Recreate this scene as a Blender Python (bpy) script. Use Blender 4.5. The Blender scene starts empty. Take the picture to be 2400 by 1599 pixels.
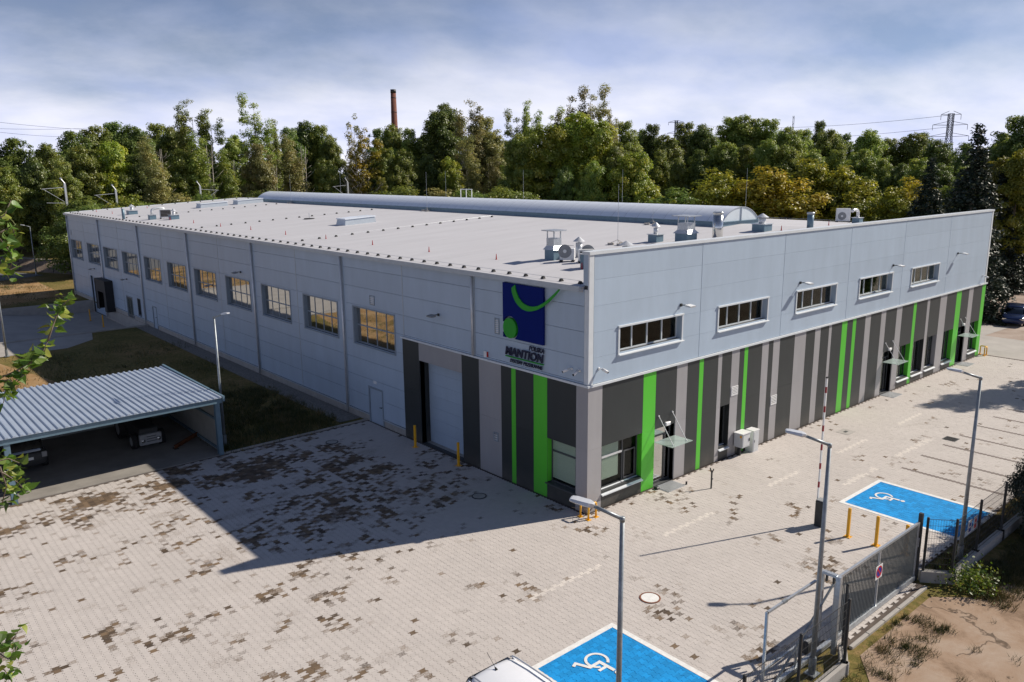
import bpy, math, random
import numpy as np
from mathutils import Vector, Matrix, noise as mnoise

S = bpy.context.scene
COL = S.collection
rnd = random.Random(7)
R = math.radians

# ------------------------------------------------------------------ camera
CAM = np.array([-21.0615, -19.9842, 13.1377])
YAW, PITCH, ROLL, FPX = R(40.8822), R(-12.1279), R(-0.52094), 1869.6
_d = np.array([math.sin(YAW)*math.cos(PITCH), math.cos(YAW)*math.cos(PITCH), math.sin(PITCH)])
_r0 = np.array([math.cos(YAW), -math.sin(YAW), 0.0])
_u0 = np.cross(_r0, _d)
_r = math.cos(ROLL)*_r0 + math.sin(ROLL)*_u0
_u = -math.sin(ROLL)*_r0 + math.cos(ROLL)*_u0
cam = bpy.data.cameras.new('camera')
cam.sensor_width = 36.0
cam.lens = 36.0*FPX/2400.0
cam.clip_start = 0.1
cam.clip_end = 6000.0
camo = bpy.data.objects.new('camera', cam)
COL.objects.link(camo)
M = Matrix.Identity(4)
for i in range(3):
    M[i][0], M[i][1], M[i][2], M[i][3] = _r[i], _u[i], -_d[i], CAM[i]
camo.matrix_world = M
S.camera = camo

def ray(px, py):
    return _d + _r*(px-1200.0)/FPX + _u*(799.5-py)/FPX
def at_z(px, py, z=0.0):            # photo pixel -> point on a level plane
    v = ray(px, py); return CAM + v*(z-CAM[2])/v[2]
def at_dist(px, py, dist):          # photo pixel -> point at a given ground distance
    v = ray(px, py); return CAM + v*dist/math.hypot(v[0], v[1])
def proj(p):
    v = np.asarray(p, float)-CAM
    z = v@_d
    return 1200.0+FPX*(v@_r)/z, 799.5-FPX*(v@_u)/z, z

# ------------------------------------------------------------------ sky + sun
SUNV = Vector((12.45, -4.87, 10.2)).normalized()     # towards the sun
SUN_EL = math.asin(SUNV.z)
SUN_AZ = math.atan2(SUNV.x, SUNV.y)                   # clockwise from +Y
W = bpy.data.worlds.new('World'); S.world = W; W.use_nodes = True
nt = W.node_tree; nt.nodes.clear()
def wn(t, **k):
    n = nt.nodes.new(t)
    for a, b in k.items(): setattr(n, a, b)
    return n
out = wn('ShaderNodeOutputWorld'); bg = wn('ShaderNodeBackground'); bg.inputs[1].default_value = 0.05
sky = wn('ShaderNodeTexSky', sky_type='NISHITA', sun_disc=False, sun_elevation=SUN_EL, sun_rotation=SUN_AZ,
         altitude=100.0, air_density=0.78, dust_density=0.2, ozone_density=4.5)
tc = wn('ShaderNodeTexCoord')
sep = wn('ShaderNodeSeparateXYZ'); nt.links.new(tc.outputs['Generated'], sep.inputs[0])
zc = wn('ShaderNodeMath', operation='MAXIMUM'); zc.inputs[1].default_value = 0.0; nt.links.new(sep.outputs['Z'], zc.inputs[0])
za = wn('ShaderNodeMath', operation='ADD'); za.inputs[1].default_value = 0.30; nt.links.new(zc.outputs[0], za.inputs[0])
dx = wn('ShaderNodeMath', operation='DIVIDE'); nt.links.new(sep.outputs['X'], dx.inputs[0]); nt.links.new(za.outputs[0], dx.inputs[1])
dy = wn('ShaderNodeMath', operation='DIVIDE'); nt.links.new(sep.outputs['Y'], dy.inputs[0]); nt.links.new(za.outputs[0], dy.inputs[1])
cmb = wn('ShaderNodeCombineXYZ'); nt.links.new(dx.outputs[0], cmb.inputs[0]); nt.links.new(dy.outputs[0], cmb.inputs[1])
mp = wn('ShaderNodeMapping'); mp.inputs['Rotation'].default_value = (0, 0, R(38)); mp.inputs['Scale'].default_value = (0.85, 1.0, 1.0)
mp.inputs['Location'].default_value = (3.1, 1.7, 0.0)
nt.links.new(cmb.outputs[0], mp.inputs[0])
n1 = wn('ShaderNodeTexNoise'); n1.inputs['Scale'].default_value = 1.05; n1.inputs['Detail'].default_value = 8; n1.inputs['Roughness'].default_value = 0.58; n1.inputs['Distortion'].default_value = 0.1
nt.links.new(mp.outputs[0], n1.inputs['Vector'])
def wm(op, a, b=None):
    n = wn('ShaderNodeMath', operation=op)
    for i, q in enumerate((a, b)):
        if q is None: continue
        if isinstance(q, (int, float)): n.inputs[i].default_value = q
        else: nt.links.new(q, n.inputs[i])
    return n.outputs[0]
# thin high cloud: vertical optical depth tau, thinned overhead beyond a true slant path to deepen shadows
dn = wn('ShaderNodeMapRange'); dn.inputs['From Min'].default_value = 0.38; dn.inputs['From Max'].default_value = 0.64
dn.inputs['To Min'].default_value = 0.019; dn.inputs['To Max'].default_value = 0.062
nt.links.new(n1.outputs['Fac'], dn.inputs['Value'])
slant = wm('DIVIDE', dn.outputs[0], wm('POWER', wm('ADD', zc.outputs[0], 0.012), 1.4))
fac = wm('SUBTRACT', 1.0, wm('POWER', 2.718, wm('MULTIPLY', slant, -1.0)))
n2 = wn('ShaderNodeTexNoise'); n2.inputs['Scale'].default_value = 2.3; n2.inputs['Detail'].default_value = 6; n2.inputs['Roughness'].default_value = 0.5
nt.links.new(mp.outputs[0], n2.inputs['Vector'])
cr = wn('ShaderNodeValToRGB'); cr.color_ramp.elements[0].position = 0.36; cr.color_ramp.elements[1].position = 0.60
cr.color_ramp.elements[0].color = (0.66, 0.72, 0.92, 1); cr.color_ramp.elements[1].color = (0.97, 0.97, 1.0, 1)
nt.links.new(n2.outputs['Fac'], cr.inputs[0])
ccol = wn('ShaderNodeMix', data_type='RGBA', blend_type='MULTIPLY'); ccol.inputs['Factor'].default_value = 1.0
nt.links.new(cr.outputs[0], ccol.inputs['A']); ccol.inputs['B'].default_value = (17.6, 17.6, 19.4, 1.0)
mx = wn('ShaderNodeMix', data_type='RGBA')
nt.links.new(fac, mx.inputs['Factor'])
st_ = wn('ShaderNodeMix', data_type='RGBA', blend_type='MULTIPLY'); st_.inputs['Factor'].default_value = 1.0; st_.inputs['B'].default_value = (0.90, 1.0, 1.10, 1.0)
nt.links.new(sky.outputs[0], st_.inputs['A']); nt.links.new(st_.outputs['Result'], mx.inputs['A']); nt.links.new(ccol.outputs['Result'], mx.inputs['B'])
nt.links.new(mx.outputs['Result'], bg.inputs[0]); nt.links.new(bg.outputs[0], out.inputs[0])

sl = bpy.data.lights.new('sun', 'SUN'); sl.energy = 5.0; sl.angle = R(0.53); sl.color = (1.0, 0.91, 0.79)
so = bpy.data.objects.new('sun', sl); COL.objects.link(so)
so.rotation_euler = SUNV.to_track_quat('Z', 'Y').to_euler(); so.location = (60, -40, 60)
S.view_settings.view_transform = 'Standard'; S.view_settings.look = 'None'
S.view_settings.gamma = 1.0; S.view_settings.exposure = 0.24; S.view_settings.use_curve_mapping = False

# ------------------------------------------------------------------ materials
def newmat(name):
    m = bpy.data.materials.new(name); m.use_nodes = True
    m.node_tree.nodes.clear(); return m
def N(m, t, **k):
    n = m.node_tree.nodes.new(t)
    for a, b in k.items(): setattr(n, a, b)
    return n
def L(m, a, b): m.node_tree.links.new(a, b)
def c4(c): return (c[0], c[1], c[2], 1.0)
def pbr(name, col, rough=0.5, metal=0.0, var=0.12, scale=3.0, bump=0.0, bscale=40.0, col2=None, spec=0.5, stretch=(1, 1, 1), det=5, ov=0.0, dust=0.0):
    m = newmat(name); o = N(m, 'ShaderNodeOutputMaterial'); p = N(m, 'ShaderNodeBsdfPrincipled')
    p.inputs['Roughness'].default_value = rough; p.inputs['Metallic'].default_value = metal
    p.inputs['Specular IOR Level'].default_value = spec
    L(m, p.outputs[0], o.inputs[0])
    t = N(m, 'ShaderNodeTexCoord'); mpp = N(m, 'ShaderNodeMapping'); mpp.inputs['Scale'].default_value = stretch
    L(m, t.outputs['Object'], mpp.inputs[0])
    nz = N(m, 'ShaderNodeTexNoise'); nz.inputs['Scale'].default_value = scale; nz.inputs['Detail'].default_value = det; nz.inputs['Roughness'].default_value = 0.62
    L(m, mpp.outputs[0], nz.inputs['Vector'])
    r = N(m, 'ShaderNodeValToRGB')
    r.color_ramp.elements[0].position = 0.3; r.color_ramp.elements[1].position = 0.7
    c2 = col2 if col2 else tuple(min(1, x*(1+var)) for x in col)
    c1 = col if col2 else tuple(x*(1-var) for x in col)
    r.color_ramp.elements[0].color = c4(c1); r.color_ramp.elements[1].color = c4(c2)
    L(m, nz.outputs['Fac'], r.inputs[0])
    if ov > 0:
        oi = N(m, 'ShaderNodeObjectInfo'); mr = N(m, 'ShaderNodeMapRange'); mr.inputs['To Min'].default_value = 1-ov; mr.inputs['To Max'].default_value = 1+ov
        L(m, oi.outputs['Random'], mr.inputs['Value']); hs = N(m, 'ShaderNodeHueSaturation'); L(m, mr.outputs[0], hs.inputs['Value']); L(m, r.outputs[0], hs.inputs['Color']); L(m, hs.outputs[0], p.inputs['Base Color'])
    else: L(m, r.outputs[0], p.inputs['Base Color'])
    if dust > 0:
        lk = p.inputs['Base Color'].links[0].from_socket; gp_ = N(m, 'ShaderNodeNewGeometry'); sx_ = N(m, 'ShaderNodeSeparateXYZ'); L(m, gp_.outputs['Position'], sx_.inputs[0])
        mz = N(m, 'ShaderNodeMapRange'); mz.inputs['From Min'].default_value = 0.0; mz.inputs['From Max'].default_value = 0.9; mz.inputs['To Min'].default_value = dust; mz.inputs['To Max'].default_value = 0.0; L(m, sx_.outputs['Z'], mz.inputs['Value'])
        dn_ = N(m, 'ShaderNodeTexNoise'); dn_.inputs['Scale'].default_value = 2.4; dn_.inputs['Detail'].default_value = 8; L(m, gp_.outputs['Position'], dn_.inputs['Vector'])
        mu_ = N(m, 'ShaderNodeMath', operation='MULTIPLY'); L(m, mz.outputs[0], mu_.inputs[0]); L(m, dn_.outputs['Fac'], mu_.inputs[1])
        mm_ = N(m, 'ShaderNodeMix', data_type='RGBA'); mm_.inputs['B'].default_value = (0.26, 0.22, 0.18, 1); L(m, mu_.outputs[0], mm_.inputs['Factor']); L(m, lk, mm_.inputs['A']); L(m, mm_.outputs['Result'], p.inputs['Base Color'])
    if bump > 0:
        nb = N(m, 'ShaderNodeTexNoise'); nb.inputs['Scale'].default_value = bscale; nb.inputs['Detail'].default_value = 4
        L(m, t.outputs['Object'], nb.inputs['Vector'])
        b = N(m, 'ShaderNodeBump'); b.inputs['Strength'].default_value = bump; b.inputs['Distance'].default_value = 0.02
        L(m, nb.outputs['Fac'], b.inputs['Height']); L(m, b.outputs[0], p.inputs['Normal'])
    return m
MT = {}
MT['panel'] = pbr('silver_panel', (0.39, 0.48, 0.585), 0.40, 0.0, 0.06, 1.1, 0.10, 1.3, stretch=(1, 1, 0.25), ov=0.03)
MT['trim'] = pbr('light_trim', (0.62, 0.66, 0.69), 0.4, 0.0, 0.05, 2)
MT['gutter'] = pbr('gutter_metal', (0.42, 0.47, 0.52), 0.4, 0.2, 0.06, 3)
MT['core'] = pbr('joint_core', (0.06, 0.065, 0.07), 0.8)
MT['cblack'] = pbr('anthracite_board', (0.026, 0.031, 0.032), 0.5, 0, 0.10, 1.6, 0.03, 80, stretch=(1, 1, 0.3), ov=.05, dust=.35)
MT['cgrey'] = pbr('grey_board', (0.33, 0.325, 0.335), 0.45, 0, 0.06, 1.6, stretch=(1, 1, 0.3), ov=.03, dust=.3)
MT['cgreen'] = pbr('green_board', (0.085, 0.50, 0.03), 0.42, 0, 0.05, 1.3, stretch=(1, 1, 0.3), ov=.03, dust=.2)
MT['frame'] = pbr('window_frame', (0.24, 0.29, 0.34), 0.45, 0, 0.06)
MT['dframe'] = pbr('dark_frame', (0.07, 0.075, 0.08), 0.45, 0, 0.08)
MT['white'] = pbr('white_coating', (0.74, 0.75, 0.75), 0.4, 0, 0.05, 4)
MT['wmetal'] = pbr('pale_metal', (0.62, 0.64, 0.66), 0.35, 0.35, 0.08, 5)
MT['galv'] = pbr('galvanised', (0.46, 0.49, 0.52), 0.38, 0.55, 0.16, 14)
MT['steel'] = pbr('bright_steel', (0.62, 0.62, 0.60), 0.18, 0.95, 0.05, 4)
MT['gatebar'] = pbr('gate_bar', (0.10, 0.115, 0.12), 0.5, 0.3, 0.15, 8)
MT['pole'] = pbr('lamp_pole', (0.27, 0.30, 0.32), 0.45, 0.5, 0.2, 8)
MT['black'] = pbr('black_rubber', (0.015, 0.015, 0.016), 0.7, 0, 0.2)
MT['dark'] = pbr('dark_steel', (0.03, 0.033, 0.035), 0.55, 0.1, 0.2, 8)
MT['yellow'] = pbr('yellow_paint', (0.80, 0.40, 0.012), 0.4, 0, 0.08, 9)
MT['red'] = pbr('red_plastic', (0.42, 0.025, 0.02), 0.5)
MT['boomred'] = pbr('boom_red', (0.26, 0.022, 0.03), 0.6)
MT['blue_sign'] = pbr('blue_sign', (0.002, 0.012, 0.14), 0.8, 0, 0.05, spec=0.15)
MT['letter'] = pbr('navy_letter', (0.002, 0.005, 0.035), 0.6, 0, 0.05)
MT['green_sign'] = pbr('green_sign', (0.012, 0.30, 0.012), 0.6, 0, 0.05)
MT['carblue'] = pbr('dark_blue_paint', (0.012, 0.022, 0.07), 0.2, 0.3, 0.05)
MT['carwhite'] = pbr('white_paint', (0.74, 0.76, 0.80), 0.22, 0, 0.02)
MT['plastic'] = pbr('grey_plastic', (0.25, 0.26, 0.27), 0.5)
MT['cabinet'] = pbr('cabinet_grey', (0.55, 0.57, 0.59), 0.45, 0, 0.05)
MT['concrete'] = pbr('concrete', (0.36, 0.34, 0.315), 0.85, 0, 0.14, 2.2, 0.15, 60)
MT['slab'] = pbr('concrete_slab', (0.36, 0.335, 0.305), 0.85, 0, 0.12, 0.7, 0.1, 50)
MT['shedfloor'] = pbr('shed_floor', (0.24, 0.225, 0.205), 0.85, 0, 0.2, 0.9, 0.1, 50)
MT['roof'] = pbr('roof_membrane', (0.49, 0.49, 0.515), 0.75, 0, 0.06, 0.35, 0.06, 9, stretch=(0.5, 3, 1), det=8)
MT['asphalt'] = pbr('asphalt', (0.13, 0.13, 0.132), 0.9, 0, 0.25, 1.4, 0.2, 60)
MT['gravel'] = pbr('gravel', (0.20, 0.185, 0.165), 0.95, 0, 0.4, 9, 0.8, 22)
MT['brick'] = pbr('chimney_brick', (0.16, 0.062, 0.043), 0.9, 0, 0.35, 0.5)
MT['bark'] = pbr('bark', (0.16, 0.13, 0.10), 0.95, 0, 0.35, 3, 0.5, 14, stretch=(1, 1, 0.2))
MT['birch'] = pbr('pale_bark', (0.46, 0.42, 0.36), 0.9, 0, 0.35, 2, 0.3, 14, stretch=(1, 1, 0.5))
MT['shedwall'] = pbr('shed_sheet', (0.30, 0.31, 0.30), 0.5, 0.1, 0.1, 2)
MT['sheet'] = pbr('roof_sheet', (0.37, 0.43, 0.52), 0.42, 0.15, 0.07, 1.2)
MT['bluesteel'] = pbr('blue_grey_steel', (0.13, 0.21, 0.27), 0.45, 0.2, 0.1, 3)
MT['rust'] = pbr('rusty_steel', (0.16, 0.055, 0.02), 0.8, 0.2, 0.4, 6)
MT['brown'] = pbr('dark_boards', (0.045, 0.038, 0.032), 0.7)
MT['paintw'] = pbr('road_paint', (0.72, 0.72, 0.70), 0.7, 0, 0.12, 6)
MT['blind'] = pbr('window_blind', (0.66, 0.70, 0.60), 0.8, 0, 0.06, 8, stretch=(0.3, 0.3, 8))
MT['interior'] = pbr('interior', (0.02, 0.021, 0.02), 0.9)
MT['pylon'] = pbr('pylon_steel', (0.07, 0.085, 0.12), 0.8, 0.0)
MT['opal'] = pbr('skylight_sheet', (0.74, 0.79, 0.86), 0.22, 0.0, 0.06, 0.8, stretch=(0.4, 1, 1))
MT['opalend'] = pbr('skylight_end', (0.60, 0.66, 0.70), 0.3, 0.0, 0.05, 2)
MT['facade'] = pbr('old_render', (0.20, 0.22, 0.26), 0.8, 0, 0.1, 1)
MT['tyre'] = pbr('tyre', (0.012, 0.012, 0.012), 0.85)

def mk_glass(name, refl, tint, rough=0.03, blend=0.28, top=0.95):
    m = newmat(name); o = N(m, 'ShaderNodeOutputMaterial')
    g = N(m, 'ShaderNodeBsdfGlossy'); g.inputs['Roughness'].default_value = rough; g.inputs['Color'].default_value = (0.92, 0.93, 0.92, 1)
    t = N(m, 'ShaderNodeBsdfTransparent'); t.inputs[0].default_value = c4(tint)
    f = N(m, 'ShaderNodeLayerWeight'); f.inputs['Blend'].default_value = blend
    mr = N(m, 'ShaderNodeMapRange'); mr.inputs['To Min'].default_value = refl; mr.inputs['To Max'].default_value = top
    L(m, f.outputs['Fresnel'], mr.inputs['Value'])
    nz = N(m, 'ShaderNodeTexNoise'); nz.inputs['Scale'].default_value = 1.6; nz.inputs['Detail'].default_value = 2
    b = N(m, 'ShaderNodeBump'); b.inputs['Strength'].default_value = 0.03; b.inputs['Distance'].default_value = 0.05
    tcn = N(m, 'ShaderNodeTexCoord'); L(m, tcn.outputs['Object'], nz.inputs['Vector'])
    L(m, nz.outputs['Fac'], b.inputs['Height']); L(m, b.outputs[0], g.inputs['Normal'])
    x = N(m, 'ShaderNodeMixShader'); L(m, mr.outputs[0], x.inputs[0]); L(m, t.outputs[0], x.inputs[1]); L(m, g.outputs[0], x.inputs[2])
    L(m, x.outputs[0], o.inputs[0]); return m
MT['glass_coated'] = mk_glass('coated_glass', 0.62, (0.25, 0.27, 0.26))
MT['glass'] = mk_glass('window_glass', 0.015, (0.82, 0.86, 0.84), blend=0.10, top=0.5)
def mk_canopy():
    m = newmat('canopy_glass'); o = N(m, 'ShaderNodeOutputMaterial')
    t = N(m, 'ShaderNodeBsdfTransparent'); t.inputs[0].default_value = (0.80, 0.90, 0.87, 1)
    d = N(m, 'ShaderNodeBsdfDiffuse'); d.inputs[0].default_value = (0.62, 0.72, 0.69, 1)
    g = N(m, 'ShaderNodeBsdfGlossy'); g.inputs['Roughness'].default_value = 0.08
    x = N(m, 'ShaderNodeMixShader'); x.inputs[0].default_value = 0.34; L(m, t.outputs[0], x.inputs[1]); L(m, d.outputs[0], x.inputs[2])
    y = N(m, 'ShaderNodeMixShader'); y.inputs[0].default_value = 0.12; L(m, x.outputs[0], y.inputs[1]); L(m, g.outputs[0], y.inputs[2])
    L(m, y.outputs[0], o.inputs[0]); return m
MT['glass_clear'] = mk_canopy()
MT['glass_car'] = mk_glass('car_glass', 0.10, (0.06, 0.07, 0.07))

def mk_leaf(name, ca, cb, cc, trans=0.48):
    m = newmat(name); o = N(m, 'ShaderNodeOutputMaterial')
    at = N(m, 'ShaderNodeAttribute', attribute_name='tint')
    oi = N(m, 'ShaderNodeObjectInfo')
    r = N(m, 'ShaderNodeValToRGB')
    e = r.color_ramp.elements
    e[0].position = 0.0; e[0].color = c4(ca); e[1].position = 1.0; e[1].color = c4(cc)
    k = e.new(0.55); k.color = c4(cb)
    L(m, at.outputs['Fac'], r.inputs[0])
    hs = N(m, 'ShaderNodeHueSaturation')
    mr = N(m, 'ShaderNodeMapRange'); mr.inputs['To Min'].default_value = 0.488; mr.inputs['To Max'].default_value = 0.510
    mv = N(m, 'ShaderNodeMapRange'); mv.inputs['To Min'].default_value = 0.72; mv.inputs['To Max'].default_value = 1.25
    L(m, oi.outputs['Random'], mr.inputs['Value']); L(m, oi.outputs['Random'], mv.inputs['Value'])
    L(m, mr.outputs[0], hs.inputs['Hue']); L(m, mv.outputs[0], hs.inputs['Value']); L(m, r.outputs[0], hs.inputs['Color'])
    d = N(m, 'ShaderNodeBsdfDiffuse'); t = N(m, 'ShaderNodeBsdfTranslucent'); g = N(m, 'ShaderNodeBsdfGlossy'); g.inputs['Roughness'].default_value = 0.45
    L(m, hs.outputs[0], d.inputs[0]); L(m, hs.outputs[0], t.inputs[0])
    x = N(m, 'ShaderNodeMixShader'); x.inputs[0].default_value = trans; L(m, d.outputs[0], x.inputs[1]); L(m, t.outputs[0], x.inputs[2])
    y = N(m, 'ShaderNodeMixShader'); y.inputs[0].default_value = 0.05; L(m, x.outputs[0], y.inputs[1]); L(m, g.outputs[0], y.inputs[2])
    L(m, y.outputs[0], o.inputs[0]); return m
LEAF = {
 'dark':   mk_leaf('leaf_dark',   (0.106, 0.166, 0.034), (0.179, 0.243, 0.046), (0.282, 0.310, 0.059)),
 'mid':    mk_leaf('leaf_mid',    (0.186, 0.253, 0.045), (0.284, 0.344, 0.056), (0.468, 0.434, 0.074)),
 'bright': mk_leaf('leaf_bright', (0.223, 0.301, 0.034), (0.352, 0.396, 0.043), (0.594, 0.516, 0.061)),
 'olive':  mk_leaf('leaf_olive',  (0.233, 0.249, 0.079), (0.356, 0.338, 0.110), (0.516, 0.421, 0.147)),
 'gold':   mk_leaf('leaf_gold',   (0.170, 0.200, 0.020), (0.300, 0.300, 0.026), (0.480, 0.400, 0.034)),
 'amber':  mk_leaf('leaf_amber',  (0.270, 0.265, 0.024), (0.470, 0.390, 0.030), (0.600, 0.430, 0.045)),
 'spruce': mk_leaf('leaf_spruce', (0.018, 0.030, 0.017), (0.030, 0.046, 0.027), (0.050, 0.068, 0.040), 0.08),
 'poplar': mk_leaf('leaf_poplar', (0.060, 0.130, 0.012), (0.110, 0.200, 0.018), (0.27, 0.30, 0.04), 0.42),
 'grass':  mk_leaf('leaf_grass',  (0.040, 0.056, 0.014), (0.085, 0.088, 0.024), (0.22, 0.155, 0.06), 0.2),
}

def mk_ground():
    m = newmat('meadow'); o = N(m, 'ShaderNodeOutputMaterial'); p = N(m, 'ShaderNodeBsdfPrincipled'); p.inputs['Roughness'].default_value = 0.95
    p.inputs['Specular IOR Level'].default_value = 0.1
    g = N(m, 'ShaderNodeNewGeometry')
    a = N(m, 'ShaderNodeTexNoise'); a.inputs['Scale'].default_value = 0.16; a.inputs['Detail'].default_value = 8; a.inputs['Roughness'].default_value = 0.6
    b = N(m, 'ShaderNodeTexNoise'); b.inputs['Scale'].default_value = 4.5; b.inputs['Detail'].default_value = 6; b.inputs['Roughness'].default_value = 0.7
    L(m, g.outputs['Position'], a.inputs['Vector']); L(m, g.outputs['Position'], b.inputs['Vector'])
    mi = N(m, 'ShaderNodeMath', operation='MULTIPLY_ADD'); mi.inputs[1].default_value = 0.6; L(m, b.outputs['Fac'], mi.inputs[0])
    ml = N(m, 'ShaderNodeMath', operation='MULTIPLY'); ml.inputs[1].default_value = 0.5; L(m, a.outputs['Fac'], ml.inputs[0]); L(m, ml.outputs[0], mi.inputs[2])
    r = N(m, 'ShaderNodeValToRGB'); e = r.color_ramp.elements
    e[0].position = 0.40; e[0].color = (0.075, 0.085, 0.022, 1); e[1].position = 0.72; e[1].color = (0.31, 0.20, 0.10, 1)
    k = e.new(0.54); k.color = (0.17, 0.135, 0.045, 1)
    L(m, mi.outputs[0], r.inputs[0]); L(m, r.outputs[0], p.inputs['Base Color'])
    bu = N(m, 'ShaderNodeBump'); bu.inputs['Strength'].default_value = 0.6; bu.inputs['Distance'].default_value = 0.08
    L(m, b.outputs['Fac'], bu.inputs['Height']); L(m, bu.outputs[0], p.inputs['Normal'])
    L(m, p.outputs[0], o.inputs[0]); return m
MT['meadow'] = mk_ground()
def mk_dirt(name, lo, mid, hi, crack=True, sc=0.55):
    m = newmat(name); o = N(m, 'ShaderNodeOutputMaterial'); p = N(m, 'ShaderNodeBsdfPrincipled'); p.inputs['Roughness'].default_value = 0.95
    p.inputs['Specular IOR Level'].default_value = 0.1
    g = N(m, 'ShaderNodeNewGeometry')
    a = N(m, 'ShaderNodeTexNoise'); a.inputs['Scale'].default_value = sc; a.inputs['Detail'].default_value = 10; a.inputs['Roughness'].default_value = 0.68; a.inputs['Distortion'].default_value = 0.6
    L(m, g.outputs['Position'], a.inputs['Vector'])
    r = N(m, 'ShaderNodeValToRGB'); e = r.color_ramp.elements
    e[0].position = 0.28; e[0].color = c4(lo); e[1].position = 0.74; e[1].color = c4(hi); k = e.new(0.46); k.color = c4(mid)
    L(m, a.outputs['Fac'], r.inputs[0])
    src = r.outputs[0]
    if crack:
        d = N(m, 'ShaderNodeTexNoise'); d.inputs['Scale'].default_value = 1.4; d.inputs['Detail'].default_value = 5
        L(m, g.outputs['Position'], d.inputs['Vector'])
        va = N(m, 'ShaderNodeVectorMath', operation='MULTIPLY_ADD'); va.inputs[1].default_value = (1.6, 1.6, 0)
        L(m, d.outputs['Color'], va.inputs[0]); L(m, g.outputs['Position'], va.inputs[2])
        v = N(m, 'ShaderNodeTexVoronoi', feature='DISTANCE_TO_EDGE'); v.inputs['Scale'].default_value = 0.42
        L(m, va.outputs[0], v.inputs['Vector'])
        cm = N(m, 'ShaderNodeMapRange'); cm.inputs['From Min'].default_value = 0.004; cm.inputs['From Max'].default_value = 0.022
        cm.inputs['To Min'].default_value = 0.30; cm.inputs['To Max'].default_value = 1.0
        L(m, v.outputs['Distance'], cm.inputs['Value'])
        d2 = N(m, 'ShaderNodeTexNoise'); d2.inputs['Scale'].default_value = 0.5; L(m, g.outputs['Position'], d2.inputs['Vector'])
        gt = N(m, 'ShaderNodeMath', operation='GREATER_THAN'); gt.inputs[1].default_value = 0.44; L(m, d2.outputs['Fac'], gt.inputs[0])
        mxx = N(m, 'ShaderNodeMath', operation='MAXIMUM'); L(m, cm.outputs[0], mxx.inputs[0]); L(m, gt.outputs[0], mxx.inputs[1])
        mu = N(m, 'ShaderNodeMix', data_type='RGBA'); mu.inputs['A'].default_value = (0.05, 0.038, 0.028, 1)
        L(m, mxx.outputs[0], mu.inputs['Factor']); L(m, src, mu.inputs['B']); src = mu.outputs['Result']
    L(m, src, p.inputs['Base Color'])
    bu = N(m, 'ShaderNodeBump'); bu.inputs['Strength'].default_value = 0.5; bu.inputs['Distance'].default_value = 0.06
    L(m, a.outputs['Fac'], bu.inputs['Height']); L(m, bu.outputs[0], p.inputs['Normal'])
    L(m, p.outputs[0], o.inputs[0]); return m
MT['dirt'] = mk_dirt('bare_dirt', (0.15, 0.10, 0.065), (0.325, 0.232, 0.165), (0.42, 0.345, 0.28))
MT['bank'] = mk_dirt('earth_bank', (0.09, 0.07, 0.05), (0.20, 0.155, 0.12), (0.33, 0.26, 0.21), False, 0.9)
MT['dryfield'] = mk_dirt('dry_field', (0.20, 0.13, 0.05), (0.30, 0.185, 0.085), (0.42, 0.30, 0.17), False, 0.3)
MT['track'] = mk_dirt('gravel_track', (0.13, 0.09, 0.065), (0.32, 0.255, 0.21), (0.45, 0.38, 0.33), False, 0.35)

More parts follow.
